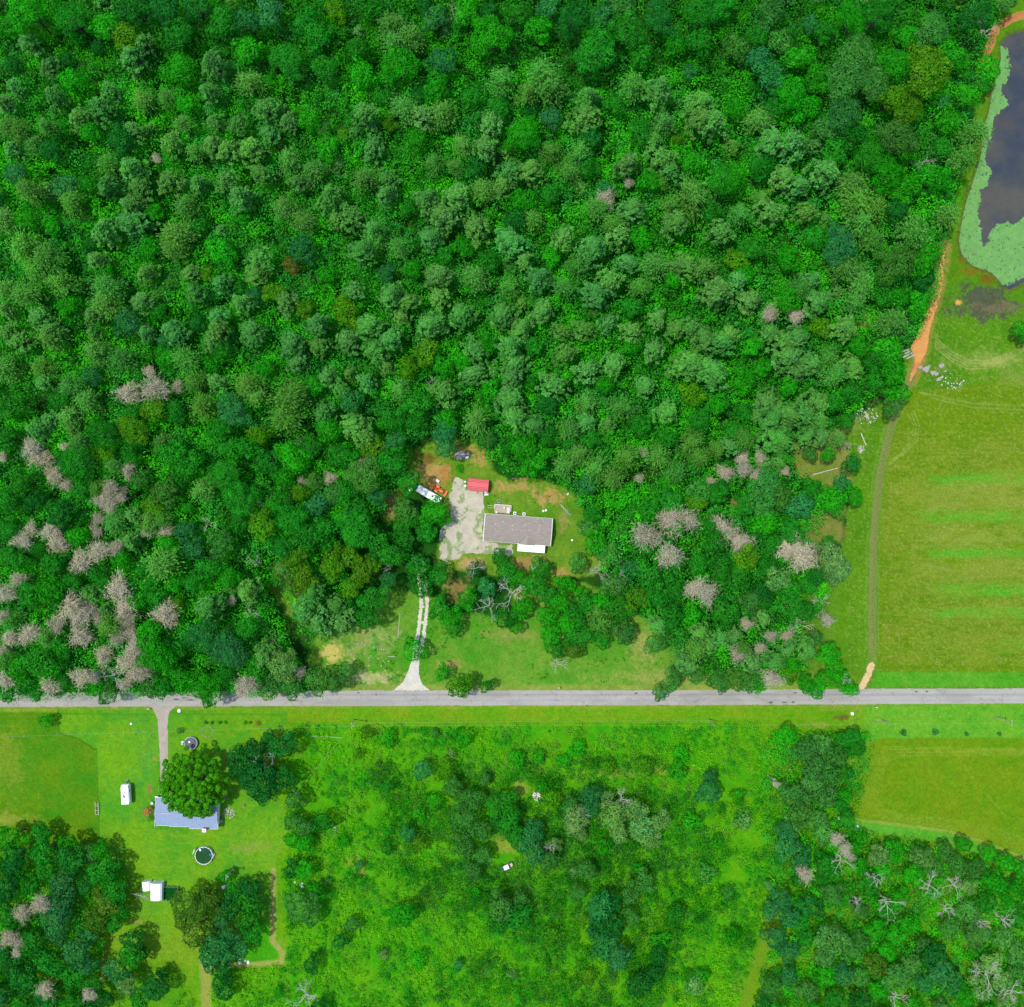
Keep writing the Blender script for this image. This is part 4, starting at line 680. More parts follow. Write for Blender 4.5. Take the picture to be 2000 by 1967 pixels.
def bare(px, py, rpx, label, z=7, lean=0, az=0):
    x, y, _ = W(px, py, z); e = empty('bare_tree', (x, y, 0), 0, label, 'bare tree', 'bare white dead trees')
    t = bpy.data.objects.new('trunk', T_pale); t.scale = (.26, .26, z); link(t, e)
    b = bpy.data.objects.new('branches', random.choice(BARE)); b.location = (0, 0, z*.86); s = rpx*S*.5; b.scale = (s*1.25, s*1.25, s*.75)
    b.rotation_euler = (lean, 0, az if az else random.uniform(0, 6.28)); link(b, e)
BT = [(4, 117, 107, 6, 'large white bare tree in a shaded gap of the left wood'), (4, 150, 96, 6, 'white bare treetop in a dark gap above the olive trees in left wood'), (4, 144, 129, 5, 'small white bare tree by the grassy gap of the left wood'),
      (4, 140, 158, 6, 'thin white bare tree at the lower edge of the left wood gap'), (4, 127, 26, 3, 'tiny white snag among pines left of centre'), (4, 94, 95, 4, 'grey-white snag in the middle of the left wood'),
      (4, 169, 62, 3, 'tiny white snag left of the house clearing'), (4, 120, 125, 3, 'small snag below the blue-green crown of the left wood'), (4, 33, 190, 2, 'small white snag left'),
      (5, 53, 27, 4, 'white snag standing among the pines above the house clearing'), (5, 77, 133, 6, 'white bare branches in the dark tree below the gravel yard'), (5, 85, 154, 8, 'broad white bare branches just right of the drive trees'),
      (5, 98, 147, 10, 'long white bare branches in the yard below the house'), (5, 27, 132, 4, 'small white snag left of the gravel yard'), (5, 3, 102, 3, 'white snag at the left side of the house wood'), (5, 123, 187, 6, 'pale bare treetop on the front lawn below the house'),
      (5, 158, 140, 8, 'pale branched tree right of the house yard'), (5, 146, 135, 6, 'thin bare tree beside the tan patch right of the house'), (5, 145, 163, 6, 'pale bare treetop below right of the house'), (5, 122, 57, 3, 'tiny white snag above the clearing'),
      (6, 80, 152, 7, 'white bare tree at the right wood edge by the lawn strip'), (6, 68, 165, 9, 'wide pale bare tree in the lower right of the house wood'), (6, 30, 105, 3, 'small white snag beside the grey dead trees'), (6, 62, 172, 6, 'pale bare tree leaning near the road wood'),
      (6, 95, 63, 4, 'thin bare tree beside the fallen log by the track'), (7, 145, 57, 7, 'white bare branches showing inside the dark green lawn tree'), (7, 153, 50, 4, 'small white branches at the right of the dark green lawn tree'), (7, 63, 4, 8, 'white bare roadside tree above the concrete drive'),
      (7, 172, 185, 9, 'pale grey bare tree near the bottom edge beyond the lawn'), (9, 117, 132, 9, 'white bare tree in the middle of the lower right wood'), (9, 141, 122, 8, 'white forked bare tree under the field in lower right wood'),
      (9, 155, 122, 8, 'white bare tree right of the forked one in lower right wood'), (9, 150, 136, 6, 'thin white snag below the forked bare tree'), (9, 170, 145, 6, 'thin white bare branches in the right of lower right wood'), (9, 183, 142, 7, 'white bare tree close to the right edge, lower wood'),
      (9, 100, 132, 5, 'small white snag left of the middle bare tree in lower right wood'), (9, 110, 118, 6, 'pale branches at the top left of lower right wood'), (9, 173, 172, 11, 'large pale bare tree low in the lower right corner wood'), (9, 188, 182, 9, 'white bare tree in the bottom right corner'),
      (9, 121, 186, 7, 'white bare treetop at the bottom edge, lower right wood'), (9, 91, 108, 8, 'grey-white bare tree left of the lower right wood'), (8, 133, 85, 8, 'pale branches spreading through the blue-green brush tree'), (8, 160, 74, 7, 'pale branches on top of the pale green brush tree'),
      (8, 120, 101, 4, 'white snag in the dark tree pair of the brush'), (3, 139, 90, 8, 'grey fallen-looking bare tree near the pond edge wood'), (3, 172, 17, 8, 'grey bare tree overhanging the path above the pond'), (2, 65, 8, 6, 'pale snag near the top edge left of centre'), (2, 62, 18, 4, 'small pale snag near the top edge'),
      (2, 150, 112, 5, 'white spiky snag among the pines right of centre'), (1, 186, 5, 5, 'pale snag at the top edge, left third'), (3, 84, 167, 3, 'tiny white snag among the right pines'), (9, 52, 6, 6, 'white-grey bare tree standing at the road edge'), (9, 93, 6, 4, 'pale bare branches in the roadside tree by the dirt track mouth')]
for t, a, b, r, lab in BT:
    ox, oy = TILES[t-1]; bare(ox+a*3.466, oy+b*3.466, r*3.466, lab, z=9.5 if t in (4, 7, 9) else 8.5)
# a long white fallen tree in the left wood and other fallen limbs on the ground
def fallen(px, py, ang, L, label, n=6, name='fallen_tree', z=.3, m=None, spread=.45, scale_r=.1):
    x, y, _ = W(px, py); e = empty(name, (x, y, 0), ang, label, 'fallen tree')
    mb = MB(); mb.tube((0, 0, z), (L, 0, z+.2), scale_r*1.6, scale_r*.5, 7); mb.build('trunk', m or M_palebark, e)
    mb = MB(); rd = random.Random(int(px))
    for i in range(n):
        t = .15+.8*i/n; s = 1 if i % 2 else -1; l = L*(.6-.35*t); a = s*rd.uniform(.3, .3+spread)
        p = Vector((L*t, 0, z+.1)); q = p+Vector((l*math.cos(a), l*math.sin(a), rd.uniform(0, .6))); mb.tube(p, q, scale_r*.55, scale_r*.2, 5)
        mb.tube(p.lerp(q, .5), p.lerp(q, .5)+Vector((l*.4, -s*l*.2, .2)), scale_r*.35, scale_r*.15, 5)
    mb.build('branches', m or M_palebark, e); return e
fallen(520, 1215, R_(-58), 10, 'long white fallen tree fanning out in the gap above the left roadside wood', 9, z=2.5)
fallen(256, 1744, R_(-12), 6, 'white fallen limbs lying beside the small white shed', 7)
fallen(1095, 985, R_(-50), 5, 'thin fallen branches on the dirt right of the house', 4)
# ---------------------------------------------------------------- logs, rocks, rubble
def rock_mesh(seed):
    r = random.Random(seed); import bmesh
    bm = bmesh.new(); bmesh.ops.create_icosphere(bm, subdivisions=2, radius=1)
    for v in bm.verts:
        k_ = 1+.35*math.sin(v.co.x*2.3+seed)*math.cos(v.co.y*2.9+seed*2)+r.uniform(-.1, .1); v.co *= k_; v.co.z *= .55
    me = bpy.data.meshes.new('rock'); bm.to_mesh(me); bm.free(); me.materials.append(M_stone); return me
RM = [rock_mesh(i) for i in range(4)]
for px, py, r, lab in ((1809, 721, 7, 'largest grey boulder, right beside the orange track'), (1822, 728.5, 5, 'grey boulder left of the white one near the track'), (1828.5, 731, 4, 'whitish boulder second from the track'), (1838, 715, 5, 'grey boulder standing apart above the others'),
                       (1833, 741, 4.5, 'lowest grey boulder above the weedy rock patch'), (1846, 725, 2.5, 'small pink-grey rock above the weedy patch'), (1797, 718, 4, 'pale rock on the edge of the orange track')):
    o = bpy.data.objects.new('boulder', random.choice(RM)); x, y, _ = W(px, py); o.location = (x, y, .2); s = r*S; o.scale = (s*1.15, s*.8, s*.8); o.rotation_euler = (0, 0, random.uniform(.4, 1)); link(o)
    tag(o, lab, 'boulder', 'boulders by the track')
def rubble(name, cx, cy, rx, ry, n, smin, smax, m, label, zt=.15):
    mb = MB()
    for i in range(n):
        a = random.uniform(0, 6.28); q = math.sqrt(random.random()); x, y, _ = W(cx+rx*q*math.cos(a), cy+ry*q*math.sin(a)); s = random.uniform(smin, smax)
        mb.box((x, y, s*.3+random.random()*zt), (s, s*random.uniform(.5, 1), s*.5), random.uniform(0, 3), random.uniform(-.4, .4))
    return tag(mb.build(name, m), label, name.replace('_', ' '), kind='stuff')
M_whitestone = mat('white_rubble', (.42, .39, .35), rough=.9, noise=(1.5, .4)); M_junk = mat('junk', (.4, .36, .36), rough=.8, noise=(1.2, .9))
rubble('stone_rubble', 1690, 812, 24, 16, 90, .15, .5, M_whitestone, 'scatter of white stone rubble at the wood edge beside the track')
rubble('stone_rubble', 1681, 878, 7, 8, 60, .15, .4, M_whitestone, 'small round heap of grey stones under the pale log', .4)
rubble('garden_rocks', 1858, 745, 24, 16, 34, .2, .6, M_whitestone, 'scattered pale rocks in the weedy patch by the track')
rubble('scrap_heap', 903, 890, 14, 8, 80, .2, .9, M_junk, 'heap of grey scrap and boards under the blue-green tree above the shed', .5)
rubble('stone_border', 447, 1587, 13, 11, 90, .12, .35, M_whitestone, 'bed of pale stones and flowers right of the blue-grey roof')
rubble('litter_heap', 1049, 1554, 8, 10, 60, .15, .6, mat('litter', (.6, .5, .52), rough=.7, noise=(2, .7)), 'pile of pink and white litter in the brush clearing', .3)
rubble('drive_litter', 722, 1290, 38, 45, 70, .1, .4, M_whitestone, 'white scraps scattered on the grass left of the gravel drive', .05)
rubble('log_debris', 654, 1622, 4, 12, 30, .2, .5, M_whitestone, 'small heap of pale scraps in the brush right of the lawn', .2)
def log(px, py, ang, L, r, label, m=M_wood, name='log', group=None):
    x, y, _ = W(px, py); e = MB().tube((-L/2, 0, r), (L/2, 0, r), r, r*.8, 9).build(name, m); e.location = (x, y, 0); e.rotation_euler = (0, 0, ang); return tag(e, label, 'log', group)
for i in range(8): log(1762+i*2.6-(i % 2)*3, 686+i*1.7, R_(16+i*2), 4.6-.2*i, .17, f"{('topmost','second','third','fourth','fifth','sixth','seventh','lowest')[i]} log of the log pile beside the orange track", M_palebark if i % 2 else M_wood, group='log pile by the track')
log(1686, 858, R_(-68), 4.4, .2, 'short thick pale log on the grass by the track', M_palebark); log(1611, 921, R_(15), 8.5, .18, 'long pale log lying at the tan gap of the wood', M_palebark)
log(1575, 885, R_(-28), 7, .14, 'thin grey log leaning at the right wood edge'); log(779.5, 1222, R_(85), 8, .1, 'thin straight pole on the grass left of the gravel drive', M_palebark)
log(767, 1282, R_(2), 3, .1, 'short pole across the grass left of the gravel drive', M_palebark); log(1002, 935, R_(0), 1, .08, 'short stick on the grass right of the red shed'); log(917, 889, R_(5), 3, .1, 'pale board beside the scrap heap', M_palebark)
log(1720, 1406, R_(0), 4, .12, 'dark pole lying under the power line left part of the field'); log(635, 1439, R_(-3), 11, .07, 'thin white rail lying along the brush near the utility pole', M_palebark)
# ---------------------------------------------------------------- grey shingled house
def local(px, py, z=0): return W(px, py, z)
hx, hy, _ = W(1011.5, 1035, 4); A1 = R_(-4.4)
h = empty('house', (hx, hy, 0), A1, 'long single storey house with grey-brown shingle roof and white porch', 'house')
L, D = 22.0, 9.0; eh, rh = 2.9, 4.4; ov = .35
mb = MB().box((0, 0, (eh-.05)/2), (L-1.2, D-.9, eh-.05)); mb.add([(-(L-1.2)/2, -(D-.9)/2, eh-.05), (-(L-1.2)/2, (D-.9)/2, eh-.05), (-(L-1.2)/2, 0, rh-.3), ((L-1.2)/2, -(D-.9)/2, eh-.05), ((L-1.2)/2, (D-.9)/2, eh-.05), ((L-1.2)/2, 0, rh-.3)], [(0, 2, 1), (3, 4, 5)])
mb.build('wall', M_vinyl, h)
def gable(Lx, Dy, e_, r_, t=.16, x0=None):
    sec = [(-Dy/2, e_), (0, r_), (Dy/2, e_), (Dy/2, e_-t), (0, r_-t), (-Dy/2, e_-t)]; x0 = -Lx/2 if x0 is None else x0
    mb = MB(); n = 6; v = [(x0, y, z) for y, z in sec]+[(x0+Lx, y, z) for y, z in sec]
    return mb.add(v, [(0, 6, 7, 1), (1, 7, 8, 2), (2, 8, 9, 3), (3, 9, 10, 4), (4, 10, 11, 5), (5, 11, 6, 0), (0, 1, 4, 5), (1, 2, 3, 4), (6, 11, 10, 7), (7, 10, 9, 8)])
rf = gable(L, D, eh, rh).build('roof', M_shingle, h)
mb = MB()                                                     # cross gable toward the porch
gx0, gw = 3.3, 2.6
mb.add([(gx0-gw, -D/2-.25, eh+.02), (gx0+gw, -D/2-.25, eh+.02), (gx0, -D/2-.25, eh+.95), (gx0, -1.5, eh+.97), (gx0-gw, -D/2+.1, eh+.04), (gx0+gw, -D/2+.1, eh+.04)], [(0, 2, 3, 4), (2, 1, 5, 3), (0, 1, 2)]); mb.build('cross_gable', M_shingle, h)
mb = MB()
for s in (-1, 1): mb.tube((gx0+s*2.55, -D/2+.15, eh+.1), (gx0+s*.7, -2.0, eh+.85), .06, .04, 4)
mb.build('valley', M_darkline, h)
mb = MB(); mb.box((0, 0, rh+.03), (L, .35, .06)); mb.build('ridge_cap', M_shingle, h)
for s in (-1, 1):
    mb = MB()
    for t in (-1, 1): mb.box((s*(L/2+.10), t*D/4, (eh+rh)/2-.12), (.22, math.hypot(D/2, rh-eh), .14), 0, -t*math.atan2(rh-eh, D/2), 'X')
    mb.build('rake_trim', M_bluetrim, h)
    MB().box((0, s*(D/2+.03), eh-.16), (L, .08, .1)).build('gutter', M_bluetrim, h)
for vx, vy in ((-7.4, 1.4), (-7.4, -.3), (-5, 2.4), (-1.9, 1.3), (-1.8, -.1), (2.1, 1.6), (3.7, .2), (7, 1.9), (7, .6), (6.2, 4.0)):
    z = rh-(rh-eh)*abs(vy)/(D/2); MB().tube((vx, vy, z-.1), (vx, vy, z+.2), .1, .1, 10).build('roof_vent', M_white, h)
for i, wx in enumerate((-8.6, -5, -1.5, 8)):
    for s in (-1, 1):
        w = MB().box((wx, s*((D-.9)/2+.01), 1.9), (1.1, .1, 1.2)).build('window', M_glass, h); MB().box((wx, s*((D-.9)/2+.03), 2.55), (1.3, .12, .1)).box((wx, s*((D-.9)/2+.03), 1.25), (1.3, .12, .1)).build('frame', M_white, w)
dr = MB().box((3.4, -(D-.9)/2-.02, 1.3), (1, .1, 2.1)).build('door', M_bluetrim, h); MB().box((3.75, -(D-.9)/2-.1, 1.2), (.06, .08, .06)).build('handle', M_grey, dr)
MB().box((4.85, -D/2-1.15, eh-.22), (9.0, 2.7, .1), 0, R_(5), 'X').build('porch_roof', M_white, h)
for xx in (.6, 3.4, 6.2, 9.1): MB().box((xx, -D/2-2.3, 1.35), (.12, .12, 2.55)).build('porch_post', M_white, h)
MB().box((4.85, -D/2-.9, .2), (8.8, 2.6, .25)).build('porch_floor', M_wood, h)
# north deck
dk = empty('deck', (*W(982, 994)[:2], 0), A1, 'small wooden back deck with pale rail at the top of the house', 'deck')
MB().box((0, 0, .5), (5.4, 2.7, .12)).build('floor', M_ply, dk)
mb = MB()
for xx in (-2.7, -1.3, 0, 1.3, 2.7): mb.box((xx, 1.3, 1), (.1, .1, 1))
mb.box((0, 1.3, 1.5), (5.5, .12, .08)).box((2.7, .3, 1.5), (.12, 2.1, .08)).box((-2.7, .6, 1.5), (.1, 1.4, .08)); mb.build('railing', M_white, dk)
MB().box((-3.9, .8, .2), (2.4, .2, .35)).box((-3.9, 0.1, .2), (2.4, .15, .35)).build('ramp_edge', M_wood, dk)
def boxthing(name, px, py, d, rz, m, label, cat, extra=None, z=0, bevel=.04):
    e = empty(name, (*W(px, py)[:2], z), rz, label, cat); MB().box((0, 0, d[2]/2), d).build('body', m, e, bevel=bevel)
    if extra: extra(e, d)
    return e
def fan(e, d):
    mb = MB(); mb.lathe([(.32, d[2]), (.32, d[2]+.05), (.05, d[2]+.05)], 20); mb.build('fan_grille', M_dkgrey, e)
boxthing('air_conditioner', 1005.5, 1002.5, (.95, .95, .8), A1, M_white, 'white air conditioner unit behind the house, nearer the deck', 'air conditioner', fan)
boxthing('air_conditioner', 1023.5, 1004, (.95, .95, .8), A1, M_white, 'white air conditioner unit behind the house, farther from the deck', 'air conditioner', fan)
def lid(e, d): MB().box((0, 0, d[2]+.04), (d[0]+.06, d[1]+.06, .07)).build('lid', M_grey, e)
boxthing('chest_freezer', 993, 997, (.9, 1.9, .9), A1, M_white, 'white chest freezer on the right end of the back deck', 'freezer', lid, z=.56)
boxthing('cooler', 985, 992, (.5, .5, .5), .3, M_white, 'small white cooler in the middle of the back deck', 'cooler', lid, z=.56)
boxthing('storage_tub', 970, 1000.5, (.6, .6, .5), 0, M_bluep, 'blue tub against the house wall on the deck', 'tub', lid, z=.56)
boxthing('storage_tub', 949, 961, (.9, .7, .7), .4, M_bluep, 'blue tub at the lower right corner of the red shed', 'tub', lid)
boxthing('crate', 950, 966, (1.3, .6, .4), .1, M_ply, 'pale wooden crate below the blue tub by the red shed', 'crate', lid)
boxthing('crate', 1109, 965, (.7, .7, .5), .2, M_ply, 'lone tan crate on the grass far right of the red shed', 'crate', lid)
boxthing('fire_box', 855, 939.5, (1.2, .8, .8), R_(-35), M_junk, 'small grey metal box above the orange tractor', 'metal box', lid)
def chair(px, py, rz, label, m=M_white):
    e = empty('lawn_chair', (*W(px, py)[:2], 0), rz, label, 'chair', None); MB().box((0, 0, .42), (.6, .6, .06)).build('seat', m, e, bevel=.02)
    MB().box((0, .33, .75), (.6, .06, .65), 0, R_(-12)).build('backrest', m, e, bevel=.02)
    for a in (-1, 1):
        for b in (-1, 1): MB().box((a*.26, b*.26, .2), (.05, .05, .4)).build('leg', m, e)
chair(1061, 998, .6, 'white lawn chair at the back right corner of the house, left one'); chair(1066, 997, -.7, 'white lawn chair at the back right corner of the house, right one')
chair(909, 949, .2, 'white lawn chair left of the red shed, lower one'); chair(908, 941, 1.2, 'white lawn chair left of the red shed, upper one'); chair(956, 867, 0, 'white chair alone at the edge of the wood above the shed')
chair(1117, 1055, 1.1, 'white chair on the grass beside the right edge of the yard')
# round grill and tank
e = empty('fire_pit', (*W(974.5, 979)[:2], 0), 0, 'small round grey fire pit above the back deck', 'fire pit'); MB().lathe([(.45, 0), (.55, .45), (.48, .45), (.4, .15), (0.01, .15)], 20).build('bowl', M_grey, e); MB().lathe([(.42, .3), (.38, .34), (.01, .34)], 16).build('ash', M_dkgrey, e)
e = empty('water_tank', (*W(1042.5, 1107)[:2], 0), 0, 'round grey tank with a lid on the bare dirt below the porch', 'tank'); MB().lathe([(.95, 0), (.98, 1.0), (.9, 1.12), (.3, 1.2), (.01, 1.2)], 28).build('shell', M_whitestone, e, smooth=False); MB().lathe([(.3, 1.2), (.3, 1.3), (.01, 1.32)], 16).build('lid', M_grey, e)
# ---------------------------------------------------------------- red shed
sx, sy, _ = W(934, 947, 2.6); sh = empty('shed', (sx, sy, 0), R_(-5.5), 'small shed with a ribbed bright red metal roof', 'shed')
MB().box((0, 0, 1.1), (6.2, 3.4, 2.2)).build('wall', M_redbrick, sh)
prof = [(-2.0, 2.0), (-1.5, 2.75), (-.6, 3.1), (.6, 3.1), (1.5, 2.75), (2.0, 2.0)]
mb = MB(); ins = [(y*.96, z-.07) for y, z in prof]; sec = prof+ins[::-1]; n = len(sec)
v = [(-3.4, y, z) for y, z in sec]+[(3.4, y, z) for y, z in sec]; fs = [(i, (i+1) % n, n+(i+1) % n, n+i) for i in range(n)]; fs += [(i, i+1, n-2-i, n-1-i) for i in range(5)]+[(n+i, n+n-1-i, n+n-2-i, n+i+1) for i in range(5)]
mb.add(v, fs); rb = MB()
for (y0, z0), (y1, z1) in zip(prof, prof[1:]):
    for k_ in (0, .5): rb.tube((-3.4, y0+(y1-y0)*k_, z0+(z1-z0)*k_+.01), (3.4, y0+(y1-y0)*k_, z0+(z1-z0)*k_+.01), .06, .06, 5)
ro = mb.build('roof', M_red, sh); rb.build('ribs', mat('pale_red_metal', (.6, .22, .24), rough=.5), ro)
d_ = MB().box((-3.12, 0, 1), (.08, 1.4, 1.9)).build('door', M_white, sh); MB().box((-3.2, .5, 1), (.06, .06, .2)).build('handle', M_grey, d_)
# ---------------------------------------------------------------- orange tractor
tr = empty('tractor', (*W(858, 957)[:2], 0), R_(-29), 'orange compact tractor with loader parked between the white trailer and the gravel', 'tractor')
MB().box((0, 0, .85), (2.4, .5, .35)).box((.9, 0, 1.15), (1.2, .62, .5)).box((-.7, 0, 1.0), (.9, .9, .25)).build('body', M_orange, tr, bevel=.05)
for s in (-1, 1):
    w = MB().tube((-.8, s*.62, .62), (-.8, s*.98, .62), .62, .62, 20).build('rear_wheel', M_black, tr); MB().tube((-.8, s*.96, .62), (-.8, s*1.0, .62), .3, .3, 14).build('rim', M_orange, w)
    w = MB().tube((1.2, s*.55, .38), (1.2, s*.8, .38), .38, .38, 18).build('front_wheel', M_black, tr); MB().tube((1.2, s*.78, .38), (1.2, s*.83, .38), .2, .2, 12).build('rim', M_orange, w)
    MB().box((-.8, s*.8, 1.3), (1.1, .45, .08)).build('fender', M_orange, tr); MB().box((1.1, s*.5, .9), (2.8, .12, .16), 0, R_(8), 'Y').build('loader_arm', M_orange, tr)
MB().box((2.5, 0, .45), (.6, 1.9, .6)).box((2.3, 0, .85), (.15, 1.9, .12)).build('bucket', M_orange, tr, bevel=.03)
MB().box((-2.1, 0, .5), (.7, 1.8, .35)).box((-1.7, 0, .6), (.7, .5, .2)).build('mower_deck', M_orange, tr, bevel=.04)
MB().box((-.65, 0, 1.35), (.45, .5, .12)).box((-.88, 0, 1.6), (.1, .5, .45)).build('seat', M_black, tr, bevel=.03)
MB().tube((-.1, 0, 1.2), (-.25, 0, 1.55), .03).lathe([(.16, 1.55), (.2, 1.57), (.16, 1.6)], 16, (-.25, 0, 0)).build('steering_wheel', M_black, tr)
mb = MB(); [mb.tube((-1.15, s*.5, 1), (-1.15, s*.5, 2.3), .04) for s in (-1, 1)]; mb.tube((-1.15, -.5, 2.3), (-1.15, .5, 2.3), .04); mb.build('roll_bar', M_black, tr)
# ---------------------------------------------------------------- white trailer left of it
wt = empty('camper_trailer', (*W(839, 966)[:2], 0), R_(-30), 'long white camper trailer partly under the trees beside the orange tractor', 'camper trailer')
MB().prism([(-1.25, .5), (-1.25, 2.6), (-1.05, 2.85), (1.05, 2.85), (1.25, 2.6), (1.25, .5)], -4.3, 4.3).build('body', M_white, wt, bevel=.08)
for s in (-1, 1):
    for xx in (-.6, .6):
        MB().tube((xx, s*1.15, .36), (xx, s*1.3, .36), .36, .36, 16).build('wheel', M_black, wt)
MB().tube((-4.3, .5, .5), (-5.4, 0, .5), .06).tube((-4.3, -.5, .5), (-5.4, 0, .5), .06).build('hitch', M_grey, wt)
for xx in (-2.6, .1, 2.6): MB().box((xx, 1.26, 1.7), (.9, .04, .6)).build('window', M_glass, wt)
boxthing('feed_bin', 803, 957, (1.2, 1, 1), .3, M_white, 'white bin behind the left end of the camper trailer', 'bin', lid); boxthing('feed_bin', 807, 933, (1, .8, .8), .9, M_white, 'white bin in the weeds above the camper trailer', 'bin', lid)
# ---------------------------------------------------------------- blue-grey roofed house
h2x, h2y, _ = W(363, 1590, 4); h2 = empty('house', (h2x, h2y, 0), R_(-1.2), 'low house with blue-grey metal roof beneath the huge round tree', 'house')
LL = 20.6
MB().box((0, 0, 1.45), (LL-.9, 8.4, 2.9)).build('wall', M_vinyl, h2)
def metal_roof(x0, Lx, y0, y1, e_, r_, nm='roof'):
    mb = MB(); ym = (y0+y1)/2 if nm == 'x' else .1; t = .14
    sec = [(y0, e_), (ym, r_), (y1, e_), (y1, e_-t), (ym, r_-t), (y0, e_-t)]
    v = [(x0, y, z) for y, z in sec]+[(x0+Lx, y, z) for y, z in sec]
    mb.add(v, [(0, 6, 7, 1), (1, 7, 8, 2), (2, 8, 9, 3), (3, 9, 10, 4), (4, 10, 11, 5), (5, 11, 6, 0), (0, 1, 4, 5), (1, 2, 3, 4), (6, 11, 10, 7), (7, 10, 9, 8)])
    k_ = int(Lx/.6)
    for i in range(k_+1):
        x = x0+.03+(Lx-.06)*i/k_
        mb.tube((x, y0, e_+.01), (x, ym, r_+.01), .025, .025, 4, False); mb.tube((x, y1, e_+.01), (x, ym, r_+.01), .025, .025, 4, False)
    o = mb.build('roof', M_bluemetal, h2)
    MB().box((x0+Lx/2, y0-.05, e_-.1), (Lx, .1, .14)).box((x0+Lx/2, y1+.05, e_-.1), (Lx, .1, .14)).build('eave_trim', M_bluetrim, h2)
    MB().box((x0+Lx/2, ym, r_+.03), (Lx, .35, .06)).build('ridge_cap', M_bluemetal, o)
metal_roof(-LL/2, 4.5, -4.3, 4.8, 2.9, 4.2); metal_roof(-LL/2+4.5, 6.6, -4.55, 4.75, 2.93, 4.26); metal_roof(-LL/2+11.1, LL-11.1, -5.1, 4.7, 2.97, 4.33)
MB().box((-6.7, .1, 4.31), (2.8, .2, .05)).build('ridge_patch', M_redfade, h2); MB().box((9.3, .1, 4.42), (1.9, .2, .05)).build('ridge_patch', M_redfade, h2)
for s in (-1, 1): MB().box((s*(LL/2+.05), 0, 3.3), (.1, 9.2, .12)).build('rake_trim', M_bluetrim, h2)
ch = MB().box((6.3, -5.0, 2.3), (1.1, .9, 4.6)).build('chimney', M_redbrick, h2); MB().box((6.3, -5.0, 4.65), (1.3, 1.1, .14)).build('cap', M_white, ch); MB().box((6.3, -5.0, 4.8), (.3, .3, .2)).build('flue', M_black, ch)
for wx in (-7, -3, 2, 8):
    for s in (-1, 1):
        w = MB().box((wx, s*4.22, 1.7), (1.2, .08, 1.1)).build('window', M_glass, h2); MB().box((wx, s*4.24, 2.3), (1.4, .1, .1)).box((wx, s*4.24, 1.1), (1.4, .1, .1)).build('frame', M_white, w)
MB().tube((4.4, -3.6, 3.1), (4.4, -3.6, 3.7), .07).build('vent_pipe', M_black, h2)
d_ = MB().box((-8.6, 4.22, 1.1), (1, .08, 2.1)).build('door', M_white, h2); MB().box((-8.3, 4.3, 1), (.05, .05, .05)).build('handle', M_grey, d_)
MB().box((-7.7, 5.4, .1), (4.6, 1.2, .18)).build('porch_floor', M_ply, h2)
chair(306, 1556, .4, 'white chair by the front porch end at the concrete drive')
boxthing('trash_can', 310, 1555, (.6, .6, 1), 0, M_black, 'black trash can on the porch at the end of the concrete drive', 'trash can', lid)
boxthing('utility_box', 299, 1567, (.8, .8, .9), 0, M_dkgrey, 'dark box at the upper left corner of the blue-grey roof', 'utility box', lid)
e = empty('tire', (*W(428.5, 1597)[:2], 0), 0, 'round dark tire lying beside the right end of the blue-grey roof', 'tire'); MB().lathe([(.35, .02), (.62, .0), (.68, .18), (.6, .32), (.36, .3), (.35, .02)], 24).build('tread', M_dkgrey, e); MB().lathe([(.33, .1), (.3, .18), (.1, .18), (.01, .16)], 16).build('rim', M_grey, e)
boxthing('cooler', 432.5, 1603.5, (.6, .5, .5), .3, M_white, 'white box below the tire at the right end of the blue-grey roof', 'cooler', lid)
# red bush and flower bed
def colored_bush(px, py, r, cols, label, name):
    P, N, sz, K = lobes_crown(10, 900, .16, .8); R = r*S; v, f = leafquads(P*R, N, sz*R, .8); c = np.repeat(np.array(cols)[rng.integers(0, len(cols), len(P))], 4, 0)
    x, y, _ = W(px, py, R*.5); e = empty(name, (x, y, 0), 0, label, 'bush'); o = bpy.data.objects.new('foliage', npmesh('foliage', v, f, M_red2, c)); o.location = (0, 0, R*.55); link(o, e)
    MB().tube((0, 0, 0), (0, 0, R*.6), .06, .04, 6).build('stem', M_bark, e)
colored_bush(290, 1584, 11, [(.55, .10, .05), (.5, .12, .1), (.1, .22, .03), (.25, .17, .05)], 'red flowering bush at the left end of the blue-grey roof', 'flowering_bush')
colored_bush(293, 1598, 6, [(.02, .2, .01), (.05, .25, .01)], 'small green bush under the red flowering bush', 'garden_bush')
colored_bush(503, 1412, 5.5, [(.4, .15, .06), (.08, .2, .03), (.3, .1, .05)], 'reddish bush at the right end of the flower row by the road', 'flowering_bush')
colored_bush(476, 1573, 3.5, [(.5, .3, .3), (.2, .2, .1)], 'small pinkish bush on the lawn right of the stone bed', 'flowering_bush')
colored_bush(441, 1557, 6, [(.4, .3, .3), (.15, .15, .08), (.3, .25, .2)], 'greyish pink bush at the right foot of the huge round tree', 'flowering_bush')
# ring of pale stones with flowers (bed by the covered pool)
mb = MB()
for i in range(34):
    a = i*2*math.pi/34; x, y, _ = W(405+10.5*math.cos(a), 1429+10.5*math.sin(a)); mb.box((x, y, .08), (.2, .14, .12), a)
tag(mb.build('stone_ring', M_stone), 'ring of pale edging stones on the lawn above the huge round tree', 'stone ring')
